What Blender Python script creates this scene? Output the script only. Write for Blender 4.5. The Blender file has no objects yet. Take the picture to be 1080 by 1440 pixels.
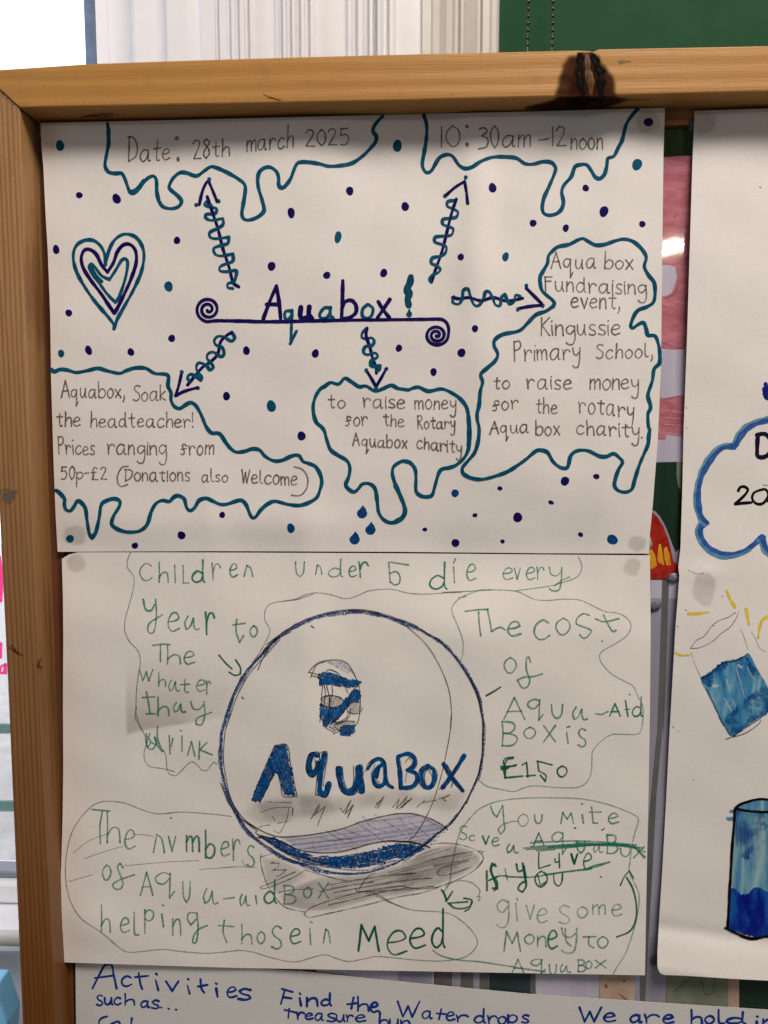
import bpy, math, random
from mathutils import Vector, Euler, Matrix
random.seed(7)
R = random.random
def U(a, b): return a + (b - a) * R()
scene = bpy.context.scene
COL = scene.collection

# ------------------------------------------------------------------ camera
D = 0.508
F = 1040.0
cam_d = bpy.data.cameras.new("camera")
cam = bpy.data.objects.new("camera", cam_d)
COL.objects.link(cam)
cam.location = (0, -D, 0)
cam.rotation_euler = Euler((math.radians(90 - 5.4), 0, math.radians(2.4)), 'XYZ')
cam_d.sensor_fit = 'VERTICAL'
cam_d.sensor_height = 36.0
cam_d.lens = 36.0 * F / 1440.0
cam_d.clip_start = 0.01
cam_d.clip_end = 100
scene.camera = cam
CM = cam.rotation_euler.to_matrix()
CO = Vector(cam.location)

# ------------------------------------------------------------------ world and lamps
world = bpy.data.worlds.new("World")
scene.world = world
world.use_nodes = True
bg = world.node_tree.nodes["Background"]
bg.inputs[0].default_value = (0.93, 0.86, 0.80, 1)
bg.inputs[1].default_value = 0.09
scene.view_settings.view_transform = 'Standard'
scene.view_settings.look = 'None'
scene.view_settings.exposure = 0.0
scene.view_settings.gamma = 1.0
scene.cycles.transparent_max_bounces = 64

def area(name, loc, target, sx, sy, power, color):
    l = bpy.data.lights.new(name, 'AREA')
    l.shape = 'RECTANGLE'; l.size = sx; l.size_y = sy
    l.energy = power; l.color = color
    o = bpy.data.objects.new(name, l)
    COL.objects.link(o)
    o.location = loc
    d = Vector(target) - Vector(loc)
    o.rotation_euler = d.to_track_quat('-Z', 'Y').to_euler()
    return o
# ceiling panel above the photographer, a ceiling tube further back, the daylight of the room, and an added fill at the sill
area("ceiling_panel", (0.62, -1.05, 1.60), (0.05, 0, 0.0), 1.2, 0.46, 48.5, (1.0, 0.90, 0.805))
area("room_daylight", (-2.6, -2.2, 0.5), (0, 0, 0), 1.6, 1.6, 8.0, (0.86, 0.90, 1.0))
area("sill_fill", (-0.85, 0.16, -0.22), (-0.30, 0.37, -0.36), 0.4, 0.5, 3.0, (0.93, 0.96, 1.0))  # added fill lamp, brightens the sill and the blue holder
area("window_daylight", (-0.75, 0.17, 0.55), (-0.12, 0.37, 0.30), 0.25, 0.6, 1.9, (0.88, 0.91, 1.0))

# ------------------------------------------------------------------ projection onto the real surfaces
def ray(px, py):
    return CM @ Vector(((px - 540) / F, -(py - 720) / F, -1.0))
class Surf:
    """A hung sheet: plane y = y0, bulging towards the viewer by fn(u, v); u, v count half millimetres."""
    def __init__(s, y0, fn=None):
        s.y0 = y0; s.fn = fn
    def y(s, x, z):
        return s.y0 - (s.fn(584 + 2047 * x, 622 - 2047 * z) if s.fn else 0.0)
    def p(s, px, py, lift=0.0):
        d = ray(px, py)
        y = s.y0
        for _ in range(4 if s.fn else 1):
            t = (y - lift - CO.y) / d.y
            q = CO + d * t
            y = s.y(q.x, q.z)
        t = (y - lift - CO.y) / d.y
        return CO + d * t
class SurfZ:
    def __init__(s, z0, up=0.0): s.z0 = z0
    def p(s, px, py, lift=0.0):
        d = ray(px, py)
        return CO + d * ((s.z0 - lift - CO.z) / d.z)

# a fluorescent ceiling tube further back in the room; its mirror image shows in the glossy print
def mirror_point(px, py, z):
    d = ray(px, py); q = CO + d * ((-0.0012 - CO.y) / d.y); r = Vector((d.x, -d.y, d.z))
    return q + r * ((z - q.z) / r.z)
_a, _b = mirror_point(966, 341, 1.31), mirror_point(905, 357, 1.31)
_l = area("ceiling_tube", (_a + _b) / 2, (_a + _b) / 2 + Vector((0, 0, -1)), (_b - _a).length, 0.23, 50.0, (1.0, 0.90, 0.66))
_x = (_b - _a).normalized(); _z = Vector((0, 0, 1)); _y = _z.cross(_x)
_l.rotation_euler = Matrix((_x, _y, _z)).transposed().to_euler()

# ------------------------------------------------------------------ objects
def setp(o, label=None, cat=None, group=None, kind=None):
    if label: o["label"] = label
    if cat: o["category"] = cat
    if group: o["group"] = group
    if kind: o["kind"] = kind
    return o
def empty(name, loc, label, cat, group=None):
    o = bpy.data.objects.new(name, None)
    COL.objects.link(o)
    o.location = loc
    o.empty_display_size = 0.02
    return setp(o, label, cat, group)
def mesh(name, verts, faces, mat, parent=None, label=None, smooth=False, edges=()):
    off = Vector(parent.location) if parent and parent.parent is None else (
        Vector(parent.location) + Vector(parent.parent.location) if parent else Vector((0, 0, 0)))
    me = bpy.data.meshes.new(name)
    me.from_pydata([tuple(Vector(v) - off) for v in verts], list(edges), faces)
    me.update()
    if mat: me.materials.append(mat)
    if smooth:
        for p in me.polygons: p.use_smooth = True
    o = bpy.data.objects.new(name, me)
    COL.objects.link(o)
    if parent: o.parent = parent
    if label: o["label"] = label
    return o
def bevel(o, w, seg=2):
    m = o.modifiers.new("bevel", 'BEVEL'); m.width = w; m.segments = seg; m.limit_method = 'ANGLE'
    return o
def prism(name, pts, y0, y1, mat, parent=None, label=None, bv=0.0):
    """pts: world (x, z) outline seen from the front; extruded from y0 (front) to y1 (back)."""
    n = len(pts)
    v = [(x, y0, z) for x, z in pts] + [(x, y1, z) for x, z in pts]
    a = sum(pts[i][0] * pts[(i + 1) % n][1] - pts[(i + 1) % n][0] * pts[i][1] for i in range(n))
    f = [list(range(n)), list(range(2 * n - 1, n - 1, -1))] + [[i, i + n, (i + 1) % n + n, (i + 1) % n] for i in range(n)]
    if a < 0: f = [q[::-1] for q in f]
    o = mesh(name, v, f, mat, parent, label)
    if bv: bevel(o, bv)
    return o
def pxz(px, py, y):
    q = Surf(y).p(px, py); return (q.x, q.z)

# ------------------------------------------------------------------ materials
def srgb(r, g, b):
    def f(c):
        c /= 255.0
        return c / 12.92 if c <= 0.04045 else ((c + 0.055) / 1.055) ** 2.4
    return (f(r), f(g), f(b), 1)
def newmat(name):
    m = bpy.data.materials.new(name); m.use_nodes = True
    nt = m.node_tree
    b = nt.nodes["Principled BSDF"]
    return m, nt, b
def N(nt, t, **kw):
    n = nt.nodes.new(t)
    for k, v in kw.items(): setattr(n, k, v)
    return n
def coords(nt, scale=(1, 1, 1), rot=(0, 0, 0), kind="Object"):
    tc = N(nt, "ShaderNodeTexCoord"); mp = N(nt, "ShaderNodeMapping")
    mp.inputs["Scale"].default_value = scale; mp.inputs["Rotation"].default_value = rot
    nt.links.new(tc.outputs[kind], mp.inputs[0])
    return mp.outputs[0]
def noise(nt, vec, scale, detail=3, rough=0.55, dist=0.0):
    n = N(nt, "ShaderNodeTexNoise")
    n.inputs["Scale"].default_value = scale; n.inputs["Detail"].default_value = detail
    n.inputs["Roughness"].default_value = rough; n.inputs["Distortion"].default_value = dist
    nt.links.new(vec, n.inputs["Vector"])
    return n.outputs["Fac"]
def ramp(nt, fac, stops):
    r = N(nt, "ShaderNodeValToRGB")
    while len(r.color_ramp.elements) < len(stops): r.color_ramp.elements.new(0.5)
    for e, (p, c) in zip(r.color_ramp.elements, stops):
        e.position = p; e.color = c
    nt.links.new(fac, r.inputs[0])
    return r.outputs[0]
def maprange(nt, v, a, b, c=0.0, d=1.0):
    m = N(nt, "ShaderNodeMapRange")
    m.inputs[1].default_value = a; m.inputs[2].default_value = b
    m.inputs[3].default_value = c; m.inputs[4].default_value = d
    nt.links.new(v, m.inputs[0]); return m.outputs[0]
def mult(nt, a, b, op='MULTIPLY'):
    m = N(nt, "ShaderNodeMath", operation=op)
    for i, x in enumerate((a, b)):
        if isinstance(x, (int, float)): m.inputs[i].default_value = x
        else: nt.links.new(x, m.inputs[i])
    return m.outputs[0]
def mixc(nt, fac, a, b, mode='MIX'):
    m = N(nt, "ShaderNodeMix", data_type='RGBA', blend_type=mode)
    for i, x in ((0, fac), (6, a), (7, b)):
        if isinstance(x, (int, float, tuple)): m.inputs[i].default_value = x
        else: nt.links.new(x, m.inputs[i])
    return m.outputs[2]
def bump(nt, b, h, strength, dist=0.001):
    n = N(nt, "ShaderNodeBump"); n.inputs["Strength"].default_value = strength
    n.inputs["Distance"].default_value = dist
    nt.links.new(h, n.inputs["Height"]); nt.links.new(n.outputs[0], b.inputs["Normal"])

def paper_mat(name, col, rough=0.7):
    m, nt, b = newmat(name)
    v = coords(nt)
    n1 = noise(nt, v, 9, 4); n2 = noise(nt, v, 900, 3)
    c = mixc(nt, maprange(nt, n1, 0.3, 0.7, 0, 0.5), col, tuple(x * 0.93 for x in col[:3]) + (1,))
    n3 = noise(nt, v, 260, 5, 0.7)
    c = mixc(nt, maprange(nt, n3, 0.35, 0.75, 0, 0.22), c, tuple(x * 0.78 for x in col[:3]) + (1,))
    # stray specks
    n4 = noise(nt, v, 700, 1)
    c = mixc(nt, maprange(nt, n4, 0.80, 0.84, 0, 0.4), c, (0.16, 0.13, 0.10, 1))
    nt.links.new(c, b.inputs["Base Color"])
    b.inputs["Roughness"].default_value = rough
    b.inputs["Specular IOR Level"].default_value = 0.25
    hh = mult(nt, mult(nt, n3, n2, 'ADD'), mult(nt, noise(nt, v, 45, 5, 0.6), 3.0), 'ADD')
    bump(nt, b, hh, 0.22, 0.0003)
    return m
def ink_mat(name, col, var=0.25, rough=0.5, alpha=1.0):
    """felt pen: nearly opaque, slightly uneven in depth"""
    m, nt, b = newmat(name)
    v = coords(nt)
    n = noise(nt, v, 260, 4, 0.6)
    c = mixc(nt, maprange(nt, n, 0.35, 0.7), tuple(x * (1 - var) for x in col[:3]) + (1,), tuple(min(1, x * (1 + var) + 0.006) for x in col[:3]) + (1,))
    nt.links.new(c, b.inputs["Base Color"])
    b.inputs["Roughness"].default_value = rough
    b.inputs["Specular IOR Level"].default_value = 0.06
    if alpha < 1: b.inputs["Alpha"].default_value = alpha
    return m
def pencil_mat(name, col, lo, hi, amax=0.95, scale=1500, amin=0.0, col2=None):
    """dry stroke that catches the tooth of the paper; lo/hi set how much paper shows through"""
    m, nt, b = newmat(name)
    v = coords(nt)
    n = noise(nt, v, scale, 3, 0.6)
    a = maprange(nt, n, lo, hi, amin, amax)
    n2 = noise(nt, v, 90, 2)
    a = mult(nt, a, maprange(nt, n2, 0.3, 0.65, 0.72, 1.0))
    b.inputs["Base Color"].default_value = col
    if col2: nt.links.new(mixc(nt, maprange(nt, noise(nt, v, 240, 4, 0.65), 0.36, 0.64), col, col2), b.inputs["Base Color"])
    b.inputs["Roughness"].default_value = 0.6
    b.inputs["Specular IOR Level"].default_value = 0.08
    nt.links.new(a, b.inputs["Alpha"])
    return m
def wash_mat(name, c1, c2, c3, scale=40, st=(1, 1, 0.3), alpha=0.96):
    """watery brushwork: three depths of one colour in streaks"""
    m, nt, b = newmat(name)
    v = coords(nt, st)
    n = noise(nt, v, scale, 5, 0.6, 0.8); n2 = noise(nt, coords(nt, st), scale * 3.3, 4, 0.6)
    f = mult(nt, mult(nt, n, 0.7), mult(nt, n2, 0.3), 'ADD')
    nt.links.new(ramp(nt, f, [(0.38, c1), (0.5, c2), (0.62, c3)]), b.inputs["Base Color"])
    b.inputs["Roughness"].default_value = 0.6; b.inputs["Specular IOR Level"].default_value = 0.1
    b.inputs["Alpha"].default_value = alpha
    return m
def soft_mat(name, col, amax, scale=300, grain=0.3, rough=0.7, spec=0.1):
    """rubbed-in tone; how dense it is comes with the mark itself"""
    m, nt, b = newmat(name)
    v = coords(nt); n = noise(nt, v, scale, 4, 0.6)
    at = N(nt, "ShaderNodeAttribute"); at.attribute_name = "tone"
    a = mult(nt, at.outputs["Fac"], maprange(nt, n, 0.3, 0.7, amax * (1 - grain), amax))
    b.inputs["Base Color"].default_value = col
    b.inputs["Roughness"].default_value = rough; b.inputs["Specular IOR Level"].default_value = spec
    nt.links.new(a, b.inputs["Alpha"])
    return m
def flat_mat(name, col, rough=0.5, metal=0.0, spec=0.5, n=0.0, nscale=40):
    m, nt, b = newmat(name)
    b.inputs["Roughness"].default_value = rough
    b.inputs["Metallic"].default_value = metal
    b.inputs["Specular IOR Level"].default_value = spec
    if n:
        v = coords(nt); f = noise(nt, v, nscale, 5, 0.6)
        c = mixc(nt, maprange(nt, f, 0.3, 0.7), tuple(x * (1 - n) for x in col[:3]) + (1,), tuple(min(1, x * (1 + n)) for x in col[:3]) + (1,))
        nt.links.new(c, b.inputs["Base Color"])
        bump(nt, b, f, 0.15, 0.001)
    else:
        b.inputs["Base Color"].default_value = col
    return m

# ------------------------------------------------------------------ drawing on a sheet
XF = [0.0, 0.0, 1.0]
def crop(x, y, s): XF[:] = [x, y, s]
CR = dict(A=(40,150,3.6), B=(320,150,3.375), C=(580,140,3.0), D1=(60,460,4), D2=(310,430,4), D3=(560,430,4),
          D4=(670,330,4), D5=(670,540,4), D6=(60,600,4), E1=(310,600,4), E2=(560,600,4), F1=(170,770,4), F2=(400,770,4),
          F3=(620,770,4), F4=(300,900,4), G1=(660,960,4), G2=(80,1100,4), G3=(310,1110,4), G4=(560,1110,4),
          G5=(660,1110,4), G6=(450,1000,4), H1=(900,140,6), H2=(900,380,6), H3=(900,580,6), H4=(900,800,6),
          H5=(900,1000,6), H6=(900,1200,6), I1=(90,1340,3), I2=(380,1340,3), I3=(720,1340,3), J=(170,960,6),
          K=(400,900,7.714), L=(760,60,7.714), P=(0,0,1), M5=(0,980,6), M6=(0,1200,6), M3=(0,600,6))
def parse(s):
    """'A|x,y x,y B|x,y; x,y ...' -> strokes in photo pixels; a crop key stays in force until the next"""
    out = []; xf = tuple(XF)
    for st in s.split(';'):
        cur = []
        for tok in st.split():
            if '|' in tok:
                k, tok = tok.split('|'); xf = CR[k]
                if not tok: continue
            a, b = tok.split(',')
            cur.append((xf[0] + float(a) / xf[2], xf[1] + float(b) / xf[2]))
        if cur: out.append(cur)
    return out
def smooth_path(pts, step=1.3):
    """Catmull-Rom through the points, sharp where the path turns back on itself"""
    n = len(pts)
    if n == 1: return [pts[0], (pts[0][0] + 0.3, pts[0][1] + 0.2)]
    P = [Vector(p) for p in pts]
    segs = [[P[0]]]
    for i in range(1, n - 1):
        a = P[i] - P[i - 1]; b = P[i + 1] - P[i]
        segs[-1].append(P[i])
        if a.length > 0 and b.length > 0 and a.angle(b) > math.radians(96): segs.append([P[i]])
    segs[-1].append(P[-1])
    out = []
    for s in segs:
        m = len(s)
        for i in range(m - 1):
            p0 = s[i - 1] if i else s[0] * 2 - s[1]
            p1, p2 = s[i], s[i + 1]
            p3 = s[i + 2] if i + 2 < m else s[-1] * 2 - s[-2]
            k = max(2, int((p2 - p1).length / step))
            for j in range(k):
                t = j / k
                out.append(0.5 * ((2 * p1) + (p2 - p0) * t + (2 * p0 - 5 * p1 + 4 * p2 - p3) * t * t + (3 * p1 - p0 - 3 * p2 + p3) * t ** 3))
    out.append(P[-1])
    return [(q.x, q.y) for q in out]

class Ink:
    """collects pen strokes on one sheet and turns them into one part"""
    def __init__(s, surf, parent, base=0.00010):
        s.surf, s.parent, s.base, s.k = surf, parent, base, 0
        s.v, s.f = [], []
        s.den = {}
    def lift(s):
        s.k += 1
        return s.base + (s.k % 90) * 1.6e-6
    def disc(s, x, y, rx, ry=None, rot=0.0, lift=None, n=16, wob=0.06, rings=1):
        ry = ry or rx; lift = s.lift() if lift is None else lift
        i0 = len(s.v); c, sn = math.cos(rot), math.sin(rot)
        ph = U(0, 6)
        s.v.append(s.surf.p(x, y, lift))
        for q in range(1, rings + 1):
          for i in range(n):
            a = 2 * math.pi * i / n
            r = 1 + wob * math.sin(2 * a + ph) + wob * 0.6 * math.sin(3 * a + ph * 2)
            r *= q / rings
            dx, dy = rx * r * math.cos(a), ry * r * math.sin(a)
            s.v.append(s.surf.p(x + dx * c - dy * sn, y + dx * sn + dy * c, lift))
        for i in range(n): s.f.append((i0, i0 + 1 + (i + 1) % n, i0 + 1 + i))
        for q in range(rings - 1):
            for i in range(n):
                a = i0 + 1 + q * n + i; b = i0 + 1 + q * n + (i + 1) % n
                s.f.append((a, b, b + n, a + n))
    def poly(s, pts, lift=None):
        from mathutils.geometry import tessellate_polygon
        lift = s.lift() if lift is None else lift
        i0 = len(s.v)
        s.v += [s.surf.p(x, y, lift) for x, y in pts]
        t = tessellate_polygon([[Vector((x, -y, 0)) for x, y in pts]])
        for a, b, c in t: s.f.append((i0 + a, i0 + b, i0 + c))
    def stroke(s, pts, w, taper=0.0, var=0.10, step=1.3, smooth=True, jit=0.0):
        q = smooth_path(pts, step) if smooth else pts
        n = len(q)
        if n < 2: return
        lf = s.lift(); arc = 0.0
        i0 = len(s.v); ph = U(0, 50); last = None
        hs = []
        for i in range(n):
            a = Vector(q[max(0, i - 1)]); b = Vector(q[min(n - 1, i + 1)])
            t = b - a
            if t.length < 1e-6: t = Vector((1, 0))
            t.normalize(); nn = Vector((-t.y, t.x))
            if last is not None and nn.dot(last) < -0.2: pass
            last = nn
            arc += (Vector(q[i]) - Vector(q[max(0, i - 1)])).length
            h = 0.5 * w * (1 + var * math.sin(arc * 0.35 + ph) * 0.6 + var * math.sin(arc * 0.11 + ph * 3))
            if taper:
                e = min(i, n - 1 - i) / max(1, (n - 1) * 0.5)
                h *= 1 - taper * (1 - min(1, e * 3))
            h = max(h, 0.25); hs.append(h)
            x, y = q[i]
            if jit: x += U(-jit, jit); y += U(-jit, jit)
            g = lf + min(arc * 1.0e-7, 1.2e-4)
            s.v.append(s.surf.p(x + nn.x * h, y + nn.y * h, g))
            s.v.append(s.surf.p(x - nn.x * h, y - nn.y * h, g))
        for i in range(n - 1):
            k = i0 + 2 * i
            s.f.append((k, k + 2, k + 3, k + 1))
        if w > 1.2:
            for (x, y), h, g in ((q[0], hs[0], lf - 0.4e-6), (q[-1], hs[-1], lf + min(arc * 1e-7, 1.2e-4) + 0.4e-6)):
                s.disc(x, y, h * 0.99, lift=g, n=10, wob=0.0)
            # round joins at sharp corners
            for i in range(1, n - 1):
                a = Vector(q[i]) - Vector(q[i - 1]); b = Vector(q[i + 1]) - Vector(q[i])
                if a.length > 0 and b.length > 0 and a.angle(b) > 0.9:
                    s.disc(q[i][0], q[i][1], hs[i] * 0.98, lift=lf + 0.7e-6 + 1e-7 * i, n=10, wob=0.0)
    def draw(s, txt, w, **kw):
        for st in parse(txt): s.stroke(st, w, **kw)
        return s
    def hatch(s, txt, ang, sp, w, jit=0.6, rnd=0.12, bow=0.0, gap=0.0):
        for poly in (parse(txt) if isinstance(txt, str) else [txt]):
            ca, sa = math.cos(math.radians(ang)), math.sin(math.radians(ang))
            rp = [(x * ca + y * sa, -x * sa + y * ca) for x, y in poly]
            y0, y1 = min(p[1] for p in rp), max(p[1] for p in rp)
            y = y0 + sp * 0.5
            while y < y1:
                xs = []
                for i in range(len(rp)):
                    a, b = rp[i], rp[(i + 1) % len(rp)]
                    if (a[1] <= y) != (b[1] <= y): xs.append(a[0] + (b[0] - a[0]) * (y - a[1]) / (b[1] - a[1]))
                xs.sort()
                for i in range(0, len(xs) - 1, 2):
                    a, b = xs[i], xs[i + 1]
                    if b - a < 1.0 or R() < gap: continue
                    a += U(-1, 1) * jit * 2; b += U(-1, 1) * jit * 2
                    yy0, yy1 = y + U(-jit, jit), y + U(-jit, jit)
                    k = max(2, int((b - a) / 14) + 1)
                    pts = []
                    for j in range(k + 1):
                        t = j / k
                        X = a + (b - a) * t; Y = yy0 + (yy1 - yy0) * t + bow * math.sin(math.pi * t) + U(-rnd, rnd)
                        pts.append((X * ca - Y * sa, X * sa + Y * ca))
                    s.stroke(pts, w * U(0.8, 1.2), step=3.0, var=0.15)
                y += sp * U(0.85, 1.15)
        return s
    def soft(s, poly, feather, cell=3.0, peak=1.0, blotch=0.0, fn=None):
        """an area whose density fades out towards its edge (stored per vertex as 'tone')"""
        lf = s.lift()
        x0, x1 = min(p[0] for p in poly), max(p[0] for p in poly); y0, y1 = min(p[1] for p in poly), max(p[1] for p in poly)
        nx, ny = int((x1 - x0) / cell) + 2, int((y1 - y0) / cell) + 2
        def dist(x, y):
            d = 1e9; ins = False; n = len(poly)
            for i in range(n):
                ax, ay = poly[i]; bx, by = poly[(i + 1) % n]
                if (ay > y) != (by > y) and x < (bx - ax) * (y - ay) / (by - ay) + ax: ins = not ins
                dx, dy = bx - ax, by - ay
                t = max(0, min(1, ((x - ax) * dx + (y - ay) * dy) / max(1e-9, dx * dx + dy * dy)))
                d = min(d, math.hypot(x - ax - dx * t, y - ay - dy * t))
            return d if ins else -d
        idx = {}; vals = []
        for j in range(ny):
            for i in range(nx):
                x, y = x0 + i * cell, y0 + j * cell
                d = dist(x, y)
                if d > -cell * 1.5:
                    idx[(i, j)] = len(s.v)
                    t = max(0.0, min(1.0, d / feather)); a = peak * t * t * (3 - 2 * t)
                    if fn: a *= fn(x, y)
                    if blotch: a *= 1 - blotch * (0.5 + 0.25 * math.sin(x * 0.13 + y * 0.05) + 0.25 * math.sin(y * 0.21 - x * 0.07))
                    s.v.append(s.surf.p(x, y, lf)); s.den[idx[(i, j)]] = a
        for j in range(ny - 1):
            for i in range(nx - 1):
                q = [(i, j), (i, j + 1), (i + 1, j + 1), (i + 1, j)]
                if all(k in idx for k in q):
                    f = [idx[k] for k in q]
                    if any(s.den[k] > 0 for k in f): s.f.append(tuple(f))
        return s
    def build(s, name, mat, label=None, parent=None):
        if not s.v: return None
        o = mesh(name, s.v, s.f, mat, parent or s.parent, label)
        if s.den:
            at = o.data.attributes.new("tone", 'FLOAT', 'POINT')
            for k in range(len(s.v)): at.data[k].value = s.den.get(k, 1.0)
            s.den = {}
        s.v, s.f = [], []
        return o

# ------------------------------------------------------------------ a handwriting alphabet (x-height 1, capitals 2, tails -1)
GL = {
'a': "0.8,0.9 0.45,1 0.1,0.75 0,0.35 0.2,0 0.55,0.15 0.8,0.6; 0.8,0.95 0.78,0.3 0.85,0 1.0,0.05",
'@': "0.22,0.95 0,0.5 0.1,0.05 0.38,0.25 0.6,0.8; 0.6,0.8 0.66,0.2 0.8,0.02 1,0.1",
'b': "0,2 0,1 0,0; 0,0.6 0.35,1 0.75,0.85 0.8,0.4 0.55,0.02 0.2,0 0,0.2",
'c': "0.75,0.85 0.45,1 0.1,0.75 0,0.35 0.2,0.02 0.5,0 0.8,0.2",
'd': "0.75,0.8 0.4,1 0.08,0.7 0,0.3 0.25,0 0.6,0.15 0.75,0.5; 0.78,2 0.76,1 0.78,0.2 0.9,0",
'e': "0.05,0.5 0.45,0.55 0.75,0.7 0.6,0.97 0.3,0.95 0.05,0.6 0.05,0.25 0.3,0 0.8,0.15",
'f': "0.75,0.95 0.45,1.25 0.2,1.0 0.35,0.6 0.45,0.2 0.25,0 0,0.08; 0.05,0.58 0.75,0.68",
'F2': "0.75,1.8 0.45,1.95 0.3,1.6 0.35,0.6 0.3,0.1 0,0; 0,1 0.75,1.05",
'g': "0.75,0.85 0.4,1 0.05,0.7 0.1,0.3 0.4,0.15 0.7,0.5; 0.78,0.95 0.8,-0.2 0.6,-0.85 0.2,-0.9 0,-0.7",
'G': "0.55,1 0.1,1 0,0.6 0.2,0.25 0.5,0.6; 0.55,1 0.62,0 0.5,-0.85 0.3,-0.85 0.38,-0.4 0.7,0 1.15,0.2",
'h': "0,2 0.02,1 0,0; 0,0.5 0.3,0.95 0.6,0.9 0.68,0.5 0.7,0",
'i': "0.05,1 0.05,0.4 0.1,0; 0.05,1.5 0.09,1.56",
'I': "0,2 0.05,0",
'k': "0,2 0,0; 0.6,1 0.05,0.45 0.65,0",
'l': "0,2 0,0.5 0.1,0.05 0.35,0.05",
'm': "0,1 0,0; 0,0.6 0.25,0.95 0.45,0.85 0.5,0; 0.5,0.6 0.75,0.95 0.98,0.85 1.02,0",
'n': "0,1 0,0; 0,0.55 0.3,0.95 0.6,0.85 0.68,0",
'N2': "0,0 0.25,1.0; 0.25,1 0.6,0.75 0.8,0",
'o': "0.4,1 0.08,0.75 0,0.4 0.2,0.02 0.5,0 0.78,0.4 0.7,0.8 0.4,1",
'p': "0,1 0,-1; 0,0.7 0.35,1 0.72,0.8 0.7,0.35 0.35,0.05 0,0.25",
'P2': "0,2 0.05,0; 0,1.8 0.5,2 0.75,1.5 0.5,1.0 0.05,0.9",
'q': "0.7,0.85 0.4,1 0.05,0.7 0.08,0.3 0.4,0.15 0.7,0.6; 0.72,0.95 0.7,0 0.68,-0.9; 0.68,-0.9 0.92,-0.4",
'r': "0,1 0.08,0.5 0.1,0; 0.1,0.5 0.3,0.9 0.6,0.95 0.75,0.75",
's': "0.6,0.9 0.3,1 0.05,0.8 0.2,0.55 0.5,0.4 0.6,0.15 0.35,0 0,0.1",
't': "0.35,1.7 0.33,0.8 0.35,0.2 0.5,0.02 0.65,0.1; 0,1.05 0.7,1.1",
'u': "0,1 0.02,0.3 0.25,0 0.5,0.15 0.65,0.6; 0.68,1 0.68,0.3 0.8,0",
'U': "0,1 0.08,0.3 0.4,0 0.7,0.3 0.78,1",
'v': "0,1 0.35,0; 0.35,0 0.7,1",
'w': "0,1 0.25,0; 0.25,0 0.5,0.8; 0.5,0.8 0.7,0; 0.7,0 1,1",
'x': "0,1 0.7,0; 0.7,1 0,0",
'y': "0,1 0.1,0.45 0.4,0.3 0.65,0.6; 0.7,1 0.68,0 0.55,-0.8 0.2,-0.9 0,-0.7",
'Y': "0,1 0.15,0.4 0.45,0.35 0.65,0.7; 0.7,1 0.75,0 0.6,-0.9 0.3,-0.9 0.35,-0.4 1.1,0.1",
'A': "0,0 0.5,2; 0.5,2 1,0; 0.15,0.7 0.85,0.75",
'B': "0,2 0.05,1 0,0; 0,2 0.6,1.9 0.75,1.5 0.5,1.1 0.1,1.05; 0.1,1.05 0.7,0.9 0.9,0.5 0.6,0.05 0,0",
'C': "0.9,1.7 0.5,2 0.1,1.5 0,0.8 0.25,0.1 0.6,0 0.95,0.35",
'D': "0.05,2 0.05,0; -0.1,1.95 0.5,1.9 0.95,1.2 0.8,0.4 0.05,0",
'F': "0,2 0,0; 0,1.95 0.7,2; 0,1.05 0.55,1.1",
'K': "0,2 0,0; 0.7,2 0.05,0.95; 0.05,0.95 0.75,0",
'L': "0,2 0.02,0.1; 0.02,0.1 0.8,0.15",
'M': "0,0 0.15,2; 0.15,2 0.5,0.8; 0.5,0.8 0.8,1.9; 0.8,1.9 1,0",
'P': "0,2 0,0; 0,1.9 0.5,2 0.7,1.6 0.5,1.15 0.05,1",
'R': "0,2 0,0; 0,1.9 0.5,2 0.7,1.6 0.5,1.15 0.05,1; 0.1,1 0.75,0",
'S': "0.75,1.8 0.4,2 0.05,1.6 0.3,1.1 0.7,0.75 0.7,0.25 0.35,0 0,0.15",
'T': "0,2 1,2; 0.5,2 0.45,0",
'W': "0,2 0.25,0; 0.25,0 0.5,1.4; 0.5,1.4 0.7,0; 0.7,0 1.05,2",
'0': "0.35,2 0.05,1.4 0.05,0.6 0.35,0 0.65,0.5 0.65,1.5 0.35,2",
'1': "0.1,2 0.1,0", '2': "0,1.6 0.25,2 0.6,1.8 0.55,1.2 0.05,0.05; 0.05,0.05 0.75,0",
'3': "0.05,1.9 0.4,2 0.65,1.6 0.25,1.1; 0.25,1.1 0.7,0.8 0.6,0.15 0,0",
'5': "0.65,2 0.05,1.95; 0.05,1.95 0.02,1.15; 0.02,1.15 0.5,1.2 0.7,0.6 0.45,0.05 0,0.05",
'8': "0.6,1.7 0.3,2 0.05,1.6 0.4,1.1 0.65,0.5 0.3,0 0.02,0.4 0.25,0.95 0.6,1.4 0.6,1.7",
'£': "0.75,1.8 0.5,2 0.25,1.7 0.3,0.8 0.15,0.05; 0.15,0.05 0.85,0; 0,1 0.65,1.05",
',': "0.12,0.2 0.16,-0.1 0,-0.45", '.': "0.1,0.08 0.14,0.02", '!': "0.1,2 0.08,0.65; 0.08,0.08 0.1,0.02",
'-': "0,0.9 0.5,0.95", ':': "0.1,1.6 0.12,1.5; 0.1,0.2 0.12,0.1", "'": "0,2 0,1.6",
}
GP = {k: [[tuple(map(float, t.split(','))) for t in st.split()] for st in v.split(';')] for k, v in GL.items()}
def gbox(k):
    xs = [p[0] for st in GP[k] for p in st]; ys = [p[1] for st in GP[k] for p in st]
    return min(xs), min(ys), max(xs), max(ys)
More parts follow.
